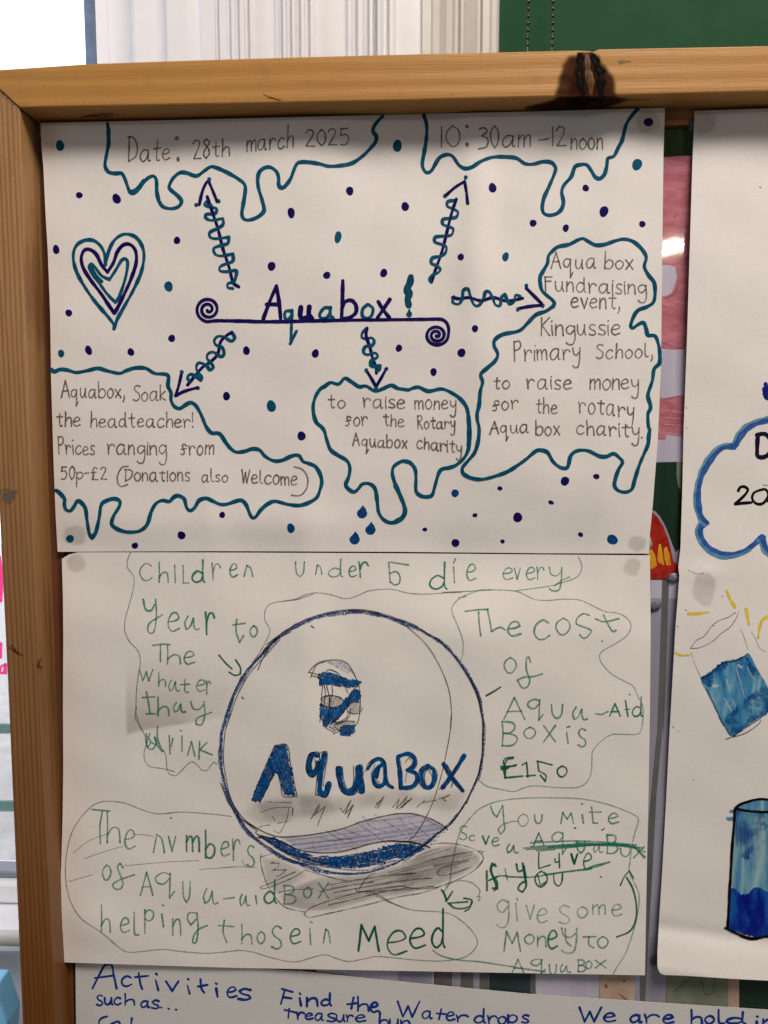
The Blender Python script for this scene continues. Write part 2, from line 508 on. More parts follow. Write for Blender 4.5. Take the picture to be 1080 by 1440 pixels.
def word(ink, key, text, x0, x1, y0, y1, xh, cap, w, gap=0.30, lab=None, mat=None, name="pencil_word", slant=0.0):
    """one word fitted between x0 and x1 of a crop; y0, y1 the baseline at both ends"""
    cx, cy, cs = CR[key]
    adv = []
    for ch in text:
        a, _, b, _ = gbox(ch); adv.append((a, b))
    tot = sum(b - a for a, b in adv) + gap * (len(text) - 1)
    sc = (x1 - x0) / tot; pos = 0.0
    for ch, (a, b) in zip(text, adv):
        dy = U(-0.05, 0.05); sx = U(0.93, 1.07); sy = U(0.94, 1.06); sh = U(-0.05, 0.05) + slant
        for st in GP[ch]:
            pts = []
            for gx, gy in st:
                X = x0 + (pos + (gx - a) * sx) * sc
                bl = y0 + (y1 - y0) * (X - x0) / max(1, x1 - x0)
                hy = gy * xh if gy <= 1 else xh + (gy - 1) * (cap - xh)
                Y = bl - hy * sy - dy * xh
                X += sh * hy
                pts.append((cx + X / cs, cy + Y / cs))
            ink.stroke(pts, w * U(0.9, 1.12), var=0.14, jit=0.08)
        pos += (b - a) + gap
    if mat: return ink.build(name, mat, lab)
def boxes(ink, key, spec, w, wv=0.12):
    """letters fitted one by one: 'C 545 765 625 865; ...' (a * makes the stroke bold)"""
    cx, cy, cs = CR[key]
    for it in spec.split(';'):
        t = it.split(); ch = t[0]; bold = 1.0
        if ch.startswith('*'): bold = 1.6; ch = ch[1:]
        X0, Y0, X1, Y1 = map(float, t[1:5])
        a, b, c, d = gbox(ch)
        for rep in range(2 if bold > 1 else 1):
            o = U(-1.5, 1.5) * rep * 2
            for st in GP[ch]:
                pts = [(cx + (X0 + (gx - a) / max(0.05, c - a) * (X1 - X0) + o) / cs,
                        cy + (Y1 - (gy - b) / max(0.05, d - b) * (Y1 - Y0) + o) / cs) for gx, gy in st]
                ink.stroke(pts, w * (1.05 if bold > 1 else 1) * U(1 - wv, 1 + wv), var=0.16, jit=0.1)

def interp(poly, t):
    L = [0.0]
    for a, b in zip(poly, poly[1:]): L.append(L[-1] + math.hypot(b[0] - a[0], b[1] - a[1]))
    s = t * L[-1]
    for i in range(len(poly) - 1):
        if s <= L[i + 1] or i == len(poly) - 2:
            k = (s - L[i]) / max(1e-9, L[i + 1] - L[i])
            return (poly[i][0] + (poly[i + 1][0] - poly[i][0]) * k, poly[i][1] + (poly[i + 1][1] - poly[i][1]) * k)
def sheet(name, surf, top, bottom, left, right, nu, nv, mat, parent=None, thick=0.00022, lift=0.0):
    v, f = [], []
    tl, tr, bl, br = top[0], top[-1], bottom[0], bottom[-1]
    for j in range(nv + 1):
        b = j / nv; Lp, Rp = interp(left, b), interp(right, b)
        for i in range(nu + 1):
            a = i / nu; Tp, Bp = interp(top, a), interp(bottom, a)
            c = [(1 - b) * Tp[k] + b * Bp[k] + (1 - a) * Lp[k] + a * Rp[k]
                 - ((1 - a) * (1 - b) * tl[k] + a * (1 - b) * tr[k] + (1 - a) * b * bl[k] + a * b * br[k]) for k in (0, 1)]
            v.append(surf.p(c[0], c[1], lift))
    for j in range(nv):
        for i in range(nu):
            k = j * (nu + 1) + i
            f.append((k, k + nu + 1, k + nu + 2, k + 1))
    o = mesh(name, v, f, mat, parent, smooth=True)
    if thick:
        m = o.modifiers.new("thickness", 'SOLIDIFY'); m.thickness = thick; m.offset = -1.0
        e = o.modifiers.new("crisp_edge", 'EDGE_SPLIT'); e.split_angle = math.radians(40)
    return o
# ================================================================== the wall and window behind the board
WY = 0.37
g = lambda u, c, s: math.exp(-((u - c) / s) ** 2)
m_green = flat_mat("green_wall_paint", srgb(26, 70, 43), 0.7, 0.0, 0.15, n=0.08, nscale=30)
m_white = flat_mat("white_gloss_paint", (0.74, 0.72, 0.735, 1), 0.38, n=0.025, nscale=60)
def wall_mesh():
    x0 = pxz(702, 0, WY)[0]
    return mesh("wall", [(x0, WY, -1.3), (1.6, WY, -1.3), (1.6, WY, 1.2), (x0, WY, 1.2)], [(0, 1, 2, 3)], m_green)
setp(wall_mesh(), kind="structure")
# ceiling-high outdoor daylight beyond the window
m, nt, b = newmat("overcast_sky")
b.inputs["Base Color"].default_value = (0, 0, 0, 1)
b.inputs["Emission Color"].default_value = (0.93, 0.96, 1.0, 1)
b.inputs["Emission Strength"].default_value = 2.4
setp(mesh("sky", [(-6, 4.5, -4), (3, 4.5, -4), (3, 4.5, 4), (-6, 4.5, 4)], [(0, 1, 2, 3)], m), kind="structure")

# window: casing boards and moulded architrave as one extruded profile (photo x, depth in mm towards the viewer)
prof = [(152,0),(153,3),(186,3),(190,9),(234,10),(236,24),(262,24),(281,22),(284,26),(302,27),(304,22),(307,22),(309,27),(318,28),
        (320,24),(324,24),(326,29),(330,30),(332,25),(335,25),(338,31),(343,31),(346,25),(349,25),(352,31),(355,31),(357,28),(386,28),
        (389,33),(391,33),(393,27),(396,27),(398,33),(402,34),(405,27),(408,27),(411,33),(415,33),(418,27),(421,27),(424,34),(428,34),
        (430,28),(434,28),(437,34),(441,34),(445,28),(450,28),(487,28),(490,34),(494,34),(497,28),(500,28),(504,35),(510,35),(513,28),
        (517,28),(520,35),(524,35),(526,26),(528,26),(531,36),(536,37),(540,29),(544,29),(548,35),(553,35),(557,29),(560,29),(590,29),
        (592,30),(594,20),(606,18),(609,13),(618,13),(628,15),(636,15),(640,9),(644,9),(648,12),(652,12),(655,8),(668,10),(672,6),
        (675,6),(679,9),(688,8),(692,5),(698,5),(701,3),(702,0)]
casing = empty("window", (pxz(420, 0, WY)[0], WY, -1.2), "white painted window with moulded casing behind the top left of the board", "window")
def extrude_profile(name, pr, z0, z1, mat, parent):
    v, f = [], []
    for px, d in pr:
        x = pxz(px, 40, WY - d * 0.001)[0]
        v += [(x, WY - d * 0.001, z0), (x, WY - d * 0.001, z1)]
    for i in range(len(pr) - 1): f.append((2*i, 2*i+2, 2*i+3, 2*i+1))
    return mesh(name, v, f, mat, parent)
prof = [(x, d + (26 if 187 < x < 593 else 0)) for x, d in prof]
extrude_profile("casing_board", prof[:6], -1.2, 1.0, m_white, casing)
ci = [i for i, q in enumerate(prof) if q[0] == 592][0]
extrude_profile("moulded_architrave", prof[5:ci + 1], -1.2, 1.0, m_white, casing)
m_shaded = flat_mat("shaded_white_paint", (0.50, 0.475, 0.43, 1), 0.45, n=0.04, nscale=60)  # greyish cream puts the shade on this side of the casing into its colour
extrude_profile("inner_moulding", prof[ci:], -1.2, 1.0, m_shaded, casing)
def pbox(name, a, b, y0, y1, mat, parent=None, bv=0.001, label=None):
    (xa, za), (xb, zb) = pxz(a[0], a[1], y0), pxz(b[0], b[1], y0)
    return prism(name, [(xa, zb), (xb, zb), (xb, za), (xa, za)], y0, y1, mat, parent, label, bv)
m_seal = flat_mat("blue_grey_window_seal", srgb(95, 112, 140), 0.5, n=0.35, nscale=45)
xs0, xs1 = pxz(124, 40, WY + 0.03)[0], pxz(133.5, 40, WY + 0.03)[0]
prism("seal", [(xs0, -0.62), (xs1, -0.62), (xs1, 1.0), (xs0, 1.0)], WY + 0.02, WY + 0.05, m_seal, casing)
xs2, xs3 = pxz(134, 40, WY)[0], pxz(153, 40, WY)[0]
prism("stile", [(xs2 + .0005, -0.62), (xs3, -0.62), (xs3, 1.0), (xs2 + .0005, 1.0)], WY, WY + 0.06, m_white, casing, bv=0.001)
# lower window parts, seen left of the post
mg = flat_mat("window_frame_grey", srgb(120, 122, 135), 0.5, n=0.1)
z = lambda py: pxz(10, py, WY)[1]
XL, XR = -1.6, xs3
def bar(name, py0, py1, y0, y1, mat, bv=0.002):
    return prism(name, [(XL, z(py1)), (XR, z(py1)), (XR, z(py0)), (XL, z(py0))], y0, y1, mat, casing, bv=bv)
bar("glazing_bead", 1229, 1238, WY + 0.005, WY + 0.03, mg)
bar("bottom_rail", 1239, 1268, WY - 0.005, WY + 0.05, m_white, 0.004)
bar("sill_front", 1270, 1305, WY - 0.05, WY + 0.05, m_white, 0.006)
bar("sill_shadow_gap", 1306, 1309, WY + 0.0, WY + 0.05, mg)
bar("apron", 1310, 1445, WY - 0.02, WY + 0.04, m_white, 0.003)
m, nt, b = newmat("window_glass")
b.inputs["Base Color"].default_value = (0.95, 0.97, 1, 1); b.inputs["Roughness"].default_value = 0.02
b.inputs["Alpha"].default_value = 0.12
mesh("pane", [(XL, WY + 0.03, z(1229)), (xs0, WY + 0.03, z(1229)), (xs0, WY + 0.03, 1.0), (XL, WY + 0.03, 1.0)], [(0,1,2,3)], m, casing)

def tube(name, p0, p1, r, mat, parent=None, n=20, caps=True):
    p0, p1 = Vector(p0), Vector(p1); d = (p1 - p0).normalized()
    a = d.orthogonal().normalized(); c = d.cross(a)
    v = []
    for p in (p0, p1):
        for i in range(n):
            t = 2 * math.pi * i / n
            v.append(p + (a * math.cos(t) + c * math.sin(t)) * r)
    f = [(i, (i + 1) % n, (i + 1) % n + n, i + n) for i in range(n)]
    f += [list(range(n - 1, -1, -1)), list(range(n, 2 * n))]
    o = mesh(name, v, f, mat, parent, smooth=True)
    return o
# radiator pipe under the sill, railing outside, blue holder on the floor side
m_pipe = flat_mat("white_pipe_paint", (0.7, 0.69, 0.67, 1), 0.25)
yp = WY - 0.085
zc = (pxz(10, 1313, yp)[1] + pxz(10, 1330, yp)[1]) / 2
o = tube("radiator_pipe", (-1.6, yp, zc), (xs3, yp, zc), 0.0065, m_pipe)
setp(o, "glossy white heating pipe running under the window sill at lower left", "pipe")
m_teal = flat_mat("teal_railing_paint", srgb(70, 150, 135), 0.4, n=0.15)
rail = empty("railing", (-1.0, 1.6, -1.8), "teal metal railing outside the window at the left edge", "railing")
for a, b_ in ((1020, 1034), (1128, 1143)):
    q0, q1 = Surf(1.6).p(4, a), Surf(1.6).p(4, b_)
    zc2 = (q0.z + q1.z) / 2
    tube("rail_bar", (-2.8, 1.6, zc2 - 0.03), (-0.2, 1.6, zc2 + 0.03), abs(q0.z - q1.z) / 2, m_teal, rail)
for xx in (-1.6, -0.75): tube("upright", (xx, 1.615, -1.8), (xx, 1.615, zc2 + 0.32), 0.010, m_teal, rail)
m_paving = flat_mat("pale_paving", srgb(232, 228, 232), 0.9, n=0.15, nscale=9)
zg = -1.0
setp(mesh("ground", [(-5, 1.2, zg - .3), (3, 1.2, zg - .3), (3, 4.4, zg - .3), (-5, 4.4, zg - .3)], [(0,1,2,3)], m_paving), kind="structure")
# sheet with pink letters stuck on the window
m_wp, nt_, b_ = newmat("backlit_paper"); b_.inputs["Base Color"].default_value = (0.86, 0.86, 0.88, 1)
tr_ = N(nt_, "ShaderNodeBsdfTranslucent"); tr_.inputs[0].default_value = (0.86, 0.86, 0.88, 1); mx_ = N(nt_, "ShaderNodeMixShader"); mx_.inputs[0].default_value = 0.6
nt_.links.new(b_.outputs[0], mx_.inputs[1]); nt_.links.new(tr_.outputs[0], mx_.inputs[2]); nt_.links.new(mx_.outputs[0], nt_.nodes["Material Output"].inputs[0])
wpz = empty("window_notice", pxz(-20, 955, WY - 0.002)[:1] + (WY - 0.002, pxz(-20, 955, WY)[1]), "white notice with bright pink hand-painted letters stuck on the window pane", "notice")
s_w = Surf(WY - 0.006)
sheet("paper_sheet", s_w, [(-90, 765), (22, 765)], [(-90, 975), (22, 975)], [(-90, 765), (-90, 975)], [(22, 765), (22, 975)], 4, 4, m_wp, wpz)
m_pink = ink_mat("pink_paint", srgb(240, 60, 140), 0.15)
ik = Ink(s_w, wpz, 0.0003)
for tx, wd in (("P|-60,790 -30,830 -12,838", 3.5), ("P|-1,783 1,800 2,815 1,845", 5), ("P|-40,900 -10,915 1,905 1,925", 3.5), ("P|-50,930 -40,945 -20,935", 3.5)):
    ik.draw(tx, wd); ik.build("painted_letter", m_pink)
ik.draw("P|6,935 1,938 0,946 5,946 8,934 8,947", 3.5)
ik.build("painted_letter", m_pink)
# blue plastic thing at the bottom left
m_blue = flat_mat("light_blue_plastic", srgb(140, 212, 255), 0.35)
yb = WY - 0.10
bx = [pxz(*p, yb) for p in ((-60, 1388), (-6, 1388), (10, 1437), (6, 1500), (-60, 1500))]
o = prism("blue_holder", bx, yb, yb + 0.03, m_blue, bv=0.002)
setp(o, "light blue plastic holder standing below the window at lower left", "holder")

# bead chains of the blind
m_bead = flat_mat("dark_metal_beads", (0.10, 0.10, 0.085, 1), 0.28, 0.9)
def beadstrand(px, y, name, parent):
    v, f = [], []
    x = pxz(px, 40, y)[0]
    r = 0.0024 * 0.86
    zz = pxz(px, 68, y)[1] - 0.5; top = 0.75
    tmpl = []
    for j in range(1, 6):
        for i in range(10):
            th = math.pi * j / 6; ph = 2 * math.pi * i / 10
            tmpl.append((math.sin(th) * math.cos(ph), math.sin(th) * math.sin(ph), math.cos(th)))
    k = 0
    while zz < top:
        ox = U(-1, 1) * 0.00015; i0 = len(v)
        v.append((x + ox, y, zz + r)); 
        v += [(x + ox + a * r, y + b_ * r, zz + c * r) for a, b_, c in tmpl]
        v.append((x + ox, y, zz - r))
        for i in range(10): f.append((i0, i0 + 1 + i, i0 + 1 + (i + 1) % 10))
        for j in range(4):
            for i in range(10):
                a = i0 + 1 + j * 10 + i; b2 = i0 + 1 + j * 10 + (i + 1) % 10
                f.append((a, a + 10, b2 + 10, b2))
        for i in range(10): f.append((i0 + 51, i0 + 41 + (i + 1) % 10, i0 + 41 + i))
        zz += 0.0073
    o = mesh(name, v, f, m_bead, parent, smooth=True)
    c = tube("cord", (x, y, pxz(px, 68, y)[1] - 0.5), (x, y, 0.75), 0.0005, m_bead, o, 8)
yc = WY - 0.028
ch = empty("blind_chain", (pxz(759, 40, yc)[0], yc, -0.3), "looped dark metal bead chain of a blind hanging in front of the green wall", "chain")
beadstrand(742, yc, "bead_strand", ch); beadstrand(776.5, yc, "bead_strand", ch)

# ================================================================== the wooden display board
RY = -0.025
def wood_mat(name, axis, c_light, c_mid, c_dark, ring, tint=None, amp=1.0):
    m, nt, b = newmat(name)
    sc = (1, 1, 0.06) if axis == 'Z' else (0.06, 1, 1)
    v = coords(nt, sc)
    # slow wander of the rings along the board
    w = N(nt, "ShaderNodeTexWave"); w.wave_type = 'BANDS'; w.bands_direction = 'X' if axis == 'Z' else 'Z'
    w.inputs["Scale"].default_value = ring; w.inputs["Distortion"].default_value = 2.6
    w.inputs["Detail"].default_value = 3; w.inputs["Detail Scale"].default_value = 1.6
    nt.links.new(v, w.inputs["Vector"])
    n1 = noise(nt, v, 30, 5, 0.6); n2 = noise(nt, coords(nt, (1, 1, 0.03) if axis == 'Z' else (0.03, 1, 1)), 900, 4, 0.7)
    n3 = noise(nt, coords(nt), 7, 3)
    base = mixc(nt, maprange(nt, n1, 0.3, 0.7), c_light, c_mid)
    line = maprange(nt, w.outputs["Fac"], 0.0, 0.40, 1.0, 0.0)
    amt = mult(nt, line, maprange(nt, n1, 0.25, 0.7, 0.25 * amp, 0.8 * amp))
    c = mixc(nt, amt, base, c_dark)
    c = mixc(nt, maprange(nt, n2, 0.35, 0.75, 0, 0.16 + 0.2 * amp), c, c_dark)
    pores = noise(nt, coords(nt, (1, 1, 0.12) if axis == 'Z' else (0.12, 1, 1)), 2200, 2, 0.5)
    c = mixc(nt, maprange(nt, pores, 0.60, 0.72, 0, 0.45), c, c_dark)
    wear = noise(nt, coords(nt), 55, 5, 0.65)
    c = mixc(nt, maprange(nt, wear, 0.58, 0.72, 0, 0.28), c, tuple(x * 0.55 for x in c_mid[:3]) + (1,))
    c = mixc(nt, maprange(nt, n3, 0.35, 0.65, 0, 0.22), c, tuple(x * 0.72 for x in c_mid[:3]) + (1,))
    if tint: c = tint(nt, c)
    nt.links.new(c, b.inputs["Base Color"])
    nt.links.new(maprange(nt, n2, 0.2, 0.8, 0.30, 0.5), b.inputs["Roughness"])
    b.inputs["Specular IOR Level"].default_value = 0.25
    bump(nt, b, mult(nt, n2, w.outputs["Fac"], 'ADD'), 0.35, 0.0006)
    return m
def post_foot_tone(nt, c):
    # the colour of the post gets deeper and redder towards its foot
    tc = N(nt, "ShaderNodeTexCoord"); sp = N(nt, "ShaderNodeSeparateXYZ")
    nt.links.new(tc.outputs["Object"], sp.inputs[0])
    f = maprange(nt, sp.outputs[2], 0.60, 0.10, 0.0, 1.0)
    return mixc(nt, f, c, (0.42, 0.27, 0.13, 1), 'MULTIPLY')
m_rail = wood_mat("varnished_pine_rail", 'X', srgb(190, 142, 80), srgb(182, 132, 72), srgb(120, 76, 38), 34, None, 0.22)
m_post = wood_mat("varnished_pine_post", 'Z', srgb(186, 146, 102), srgb(170, 128, 84), srgb(112, 70, 40), 95, post_foot_tone)
board = empty("display_board", (0, 0.0, -0.5), "wooden framed display board with varnished pine rails holding the pupils' posters", "display board")
A_ = pxz(-30, 99, RY); B_ = pxz(1560, 35, RY); C_ = pxz(1560, 118, RY); D_ = pxz(27, 151, RY)
# the rail's top edge is slightly uneven: several outline points
top = [pxz(x, y, RY) for x, y in ((-30, 99.3), (60, 93.5), (125, 89.2), (270, 84.2), (400, 80.3), (540, 76.6), (640, 74.2), (700, 72.9), (752, 71.6), (812, 70.3), (829, 71), (834, 72.5), (838, 70.4), (842, 68.6), (950, 66.6), (1080, 64.0), (1560, 52))]
bot = [pxz(x, y, RY) for x, y in ((1560, 118), (1080, 128.5), (900, 133), (540, 141.5), (300, 146.4), (80, 150.2), (27, 151.2))]
railo = prism("top_rail", top + bot, RY, 0.012, m_rail, board, bv=0.0009)
pl = [pxz(x, y, RY) for x, y in ((-30.6, 100.2), (26.4, 152), (32, 330), (41, 640), (55, 1000), (68, 1250), (77, 1440), (96, 1900), (52, 1900), (31, 1440), (17, 1120), (10, 960), (2, 800), (-6, 640), (-20, 330))]
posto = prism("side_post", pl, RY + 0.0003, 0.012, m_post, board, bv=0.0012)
# dark mitre crack
m_crack = flat_mat("dark_joint", (0.02, 0.012, 0.008, 1), 0.9)
ik = Ink(Surf(RY), board, 0.00035); ik.draw("P|-4,124.5 8,135 16,142 22,147.5 27,151.5", 1.7, taper=0.5); ik.build("mitre_gap", m_crack)
# backing: green board, wooden lip round it
m_back = flat_mat("green_backing_felt", srgb(72, 96, 66), 0.9, n=0.12, nscale=400)
q = [pxz(20, 140, 0.004), pxz(1700, 60, 0.004), pxz(1700, 1950, 0.004), pxz(60, 1950, 0.004)]
prism("backing_panel", q, 0.004, 0.008, m_back, board)
m_lip = wood_mat("bare_pine_lip", 'X', srgb(196, 146, 104), srgb(180, 128, 86), srgb(140, 90, 52), 20)
m_lipv = wood_mat("red_brown_pine_lip", 'Z', srgb(120, 78, 52), srgb(104, 64, 44), srgb(70, 38, 26), 30)
lt = [pxz(30, 152, -0.0004), pxz(1560, 118, -0.0004), pxz(1560, 150, -0.0004), pxz(935, 176.5, -0.0004), pxz(60, 198, -0.0004)]
prism("top_lip", lt, -0.0004, 0.0039, m_lip, board)
ll = [pxz(40, 198.6, -0.0003), pxz(78, 198.2, -0.0003), pxz(104, 1440, -0.0003), pxz(118, 1900, -0.0003), pxz(70, 1900, -0.0003)]
prism("side_lip", ll, -0.0003, 0.0038, m_lipv, board)

# ---- knots, resin and scuffs on the wood
sf = Surf(RY)
m_halo = pencil_mat("knot_stain_brown", srgb(88, 36, 10), 0.30, 0.62, 0.92, 260, 0.62)
m_halo2 = soft_mat("knot_stain_edge", srgb(52, 21, 4), 0.95, 220, 0.16, 0.5, 0.03)
m_tar, nt_, b_t = newmat("burnt_resin")
v_ = coords(nt_); nn_ = noise(nt_, v_, 350, 4)
nt_.links.new(ramp(nt_, nn_, [(0.4, (0.001, 0.0008, 0.0006, 1)), (0.66, (0.004, 0.002, 0.001, 1)), (0.85, (0.05, 0.02, 0.01, 1))]), b_t.inputs["Base Color"])
b_t.inputs["Roughness"].default_value = 0.5; b_t.inputs["Specular IOR Level"].default_value = 0.05; bump(nt_, b_t, nn_, 0.5, 0.001)
knot = Ink(sf, board, 0.00012)
knot.poly(parse("L|400,104 390,160 372,260 350,360 332,470 318,562 690,556 698,470 692,360 650,290 600,200 570,104")[0])
knot_o = knot.build("knot", m_halo)
e = Ink(sf, knot_o, 0.00016)
e.soft(smooth_path(parse("L|370,108 300,120 262,165 215,230 205,300 172,370 165,450 140,520 120,610 860,610 838,520 840,440 812,350 770,300 735,240 690,200 660,120 630,108")[0], 3), 9.0, 1.1, 1.0, 0.12)
e.soft(parse("L|300,420 420,300 480,260 600,300 720,420 800,600 220,600")[0], 14.0, 1.2, 0.6)
e.build("knot_rim", m_halo2)
def lump(name, txt, h, mat, parent, n=10):
    """a raised ridge along a path, thick in the middle"""
    for st in parse(txt):
        q = smooth_path(st[:], 1.0); v, f = [], []
        L = len(q)
        for i in range(L):
            a = Vector(q[max(0, i - 1)]); b2 = Vector(q[min(L - 1, i + 1)]); t = (b2 - a).normalized(); nn = Vector((-t.y, t.x))
            e_ = math.sin(math.pi * min(1, max(0.0, (i + 0.5) / L))) ** 0.5
            wd = h * e_ * (1 + 0.22 * math.sin(i * 0.21) + 0.10 * math.sin(i * 0.47 + 1))
            for k in range(n + 1):
                ph = math.pi * k / n
                v.append(sf.p(q[i][0] + nn.x * wd * math.cos(ph), q[i][1] + nn.y * wd * math.cos(ph), 0.0001 + 0.00016 * math.sin(ph) * wd * 0.5 * e_))
        for i in range(L - 1):
            for k in range(n):
                a = i * (n + 1) + k; f.append((a, a + n + 1, a + n + 2, a + 1))
        mesh(name, v, f, mat, parent, smooth=True)
m_heart = wood_mat("knot_heartwood", 'Z', srgb(104, 64, 26), srgb(82, 48, 20), srgb(30, 14, 6), 120)
lump("knot_heart", "L|500,112 508,200 520,330 545,450 548,590", 5.6, m_heart, knot_o)
lump("bark_ridge", "L|435,108 440,160 425,260 415,360 430,460 452,570", 3.1, m_tar, knot_o)
lump("bark_ridge", "L|560,110 575,180 610,270 650,330 655,430 640,575", 3.4, m_tar, knot_o)
blk = Ink(sf, knot_o, 0.0002)
blk.soft(smooth_path(parse("L|392,106 470,106 462,130 492,170 455,230 478,300 462,350 500,420 480,480 515,620 410,620 425,540 372,470 392,400 360,330 400,260 378,200 400,150")[0], 2), 3.2, 0.9)
blk.build("bark_band", soft_mat("black_bark", (0.003, 0.0015, 0.001, 1), 1.0, 500, 0.08, 0.6, 0.03))
blk.soft(smooth_path(parse("L|530,106 606,106 614,130 662,190 650,240 722,300 690,370 730,430 690,500 705,620 590,620 625,540 588,450 622,380 570,300 588,240 534,200 546,140")[0], 2), 3.2, 0.9)
blk.build("bark_band", bpy.data.materials["black_bark"])
blk.base = 0.0012
blk.draw("L|500,130 508,300 520,420; 545,440 575,455 560,480; 530,260 560,330", 0.9); blk.build("heart_crack", bpy.data.materials["black_bark"])
# the knot carries on over the underside of the rail
zb = pxz(835, 134.6, RY)[1]
suz = SurfZ(zb, 0)
kb = Ink(suz, board, 0.0006)
kb.soft(parse("L|-180,690 10,650 120,620 210,570 800,570 860,590 960,606 1200,604 1200,636 940,648 830,690 720,722 500,740 250,738 10,742 -180,735")[0], 4.0, 1.2)
m_dk = soft_mat("underside_knot_brown", srgb(44, 16, 6), 0.95, 260, 0.2, 0.5, 0.03)
kb_o = kb.build("knot_underside", m_dk)
kb2 = Ink(suz, board, 0.0009)
kb2.soft(parse("L|250,610 420,575 560,590 720,580 700,650 560,660 480,700 300,680")[0], 4.0, 1.0)
kb2.build("resin_patch", bpy.data.materials["black_bark"])
scuff = Ink(sf, board, 0.00012)
m_scuff = pencil_mat("grey_scuff", srgb(120, 105, 95), 0.35, 0.6, 0.75, 500, 0.2)
scuff.draw("L|850,205 900,195 970,205; 860,225 930,215", 2.6); scuff.build("scuff_mark", m_scuff)
scuff.draw("P|0,690 8,688 18,690 25,690; 5,694 14,696 22,691", 2.6)
scuff.hatch("P|6,692 20,692 22,698 14,708 6,706 4,698", 60, 1.2, 1.8)
scuff.build("scuff_mark", m_scuff)
m_kn = pencil_mat("small_knot_brown", srgb(78, 40, 18), 0.35, 0.6, 0.85, 400, 0.15)
sk = Ink(sf, board, 0.00012)
sk.draw("P|370,133 378,136 390,140 398,141; 374,137 385,138", 2.0, taper=0.6); sk.build("small_knot", m_kn)
sk.draw("P|12,910 20,915 26,919 32,922; 16,907 22,914; 18,912 24,918", 3.0, taper=0.5); sk.build("small_knot", m_kn)
sk.draw("P|58,926 54,934 58,942; 52,936 60,938", 3.0, taper=0.5)
sk.build("small_knot", m_kn)
sk = Ink(SurfZ(pxz(150, 148.8, RY)[1]), board, 0.0006)
sk.draw("P|110,166 130,163 150,160.5 168,161.5; 120,164 145,164 160,162", 2.2, taper=0.6)
sk.build("small_knot", m_kn)
# ================================================================== poster 1: the drips
m_paper = paper_mat("white_drawing_paper", (0.80, 0.765, 0.745, 1))
def wob(u, v):
    return (0.00045 * math.sin(u / 61 + v / 190) + 0.00035 * math.sin(u / 97 - v / 83 + 1.3) + 0.0003 * math.sin(v / 74 + 2.1)
            + 0.00012 * math.sin(u / 23 + v / 31) + 0.0001 * math.sin(u / 37 - v / 19 + 4))
def fold(u, a, b, h, back):
    """a soft pleat: swells over `back` units before a, drops back between a and b"""
    if u < a - back or u > b: return 0.0
    if u < a: t = (u - (a - back)) / back; return h * t * t
    t = (b - u) / (b - a); return h * t * t * (3 - 2 * t)
def d1(u, v):
    r = 1.7 * wob(u, v)
    t = max(0.0, min(1.0, (v - 655) / 120)); r -= 0.0026 * t * t * (3 - 2 * t) * max(0.15, min(1.0, (u - 420) / 180))
    r += 0.0015 * g(u, 672, 24) * g(v, 330, 190) + 0.0011 * g(u, 845, 26) - 0.0009 * g(u, 620, 34) + 0.0008 * g(u, 470, 34) * g(v, 330, 260)
    r += fold(u, 652, 700, 0.0026, 150) * g(v, 340, 150) + fold(u, 425, 470, 0.0017, 160) * (1 - g(v, 400, 200))
    r += 0.0006 * g(u, 440, 40) * g(v, 700, 160) - 0.0012 * g(v, 778, 30) * (0.6 + 0.4 * math.sin(u / 50))
    r += 0.0010 * g(v, 195, 26)
    r += fold(u, 292, 330, 0.0014, 90) * g(v, 730, 70)
    r += 0.0009 * g(v, 735, 26) * g(u, 330, 220)
    return r
S1 = Surf(-0.0066, d1)
p1 = empty("drip_poster", (S1.p(490, 778).x, -0.0066, S1.p(490, 778).z),
           "white poster with dripping teal ink borders and pencil event details, upper left on the board", "poster")
sheet("paper_sheet", S1,
      [(57, 173), (150, 171), (300, 167.5), (540, 161.5), (760, 156.5), (935, 151.5)],
      [(81, 776), (300, 775), (560, 776), (760, 778), (913, 778.5)],
      [(57, 173), (58, 203), (61, 235), (64, 300), (67, 350), (70.5, 440), (72, 540), (75, 640), (78, 720), (81, 776)],
      [(935, 151.5), (933, 220), (931, 380), (929.5, 520), (925, 620), (918, 710), (914, 750), (913, 778.5)], 150, 110, m_paper, p1)
m_tealink = ink_mat("teal_felt_pen", srgb(0, 78, 108), 0.25)
m_navy = ink_mat("navy_felt_pen", srgb(18, 4, 84), 0.2)
m_pen = pencil_mat("graphite_pencil", srgb(98, 85, 77), 0.27, 0.54, 0.90, 1700, 0.18)
def ink1(): 
    ink1.k += 1
    return Ink(S1, p1, 0.00010 + 0.9e-6 * ink1.k)
ink1.k = 0
W = 5.3
def border(txt, lab, extra=None):
    i = ink1(); i.draw(txt, W, var=0.12)
    if extra: i.draw(extra[0], extra[1])
    i.build("drip_border", m_tealink, lab)
border("A|400,85 405,120 405,150 405,190 392,260 388,300 405,330 440,338 472,338 490,370 510,425 525,438 545,430 580,385 610,358 635,352 648,375 650,430 662,480 685,508 725,516 760,505 775,480 760,455 725,425 712,405 730,365 765,335 800,335 850,350 890,325 920,305 950,308 1010,335 B|50,342 80,368 84,400 75,460 68,505 75,530 100,538 140,525 170,500 172,475 160,430 148,390 143,350 150,312 175,290 205,288 232,308 242,335 243,370 255,385 275,375 300,340 315,300 330,270 355,262 400,265 440,272 480,282 530,280 590,268 640,235 680,195 703,165 705,140 690,115 700,85 735,45",
       "teal drip outline around the date", ("A|515,430 545,420 585,375", 5.5))
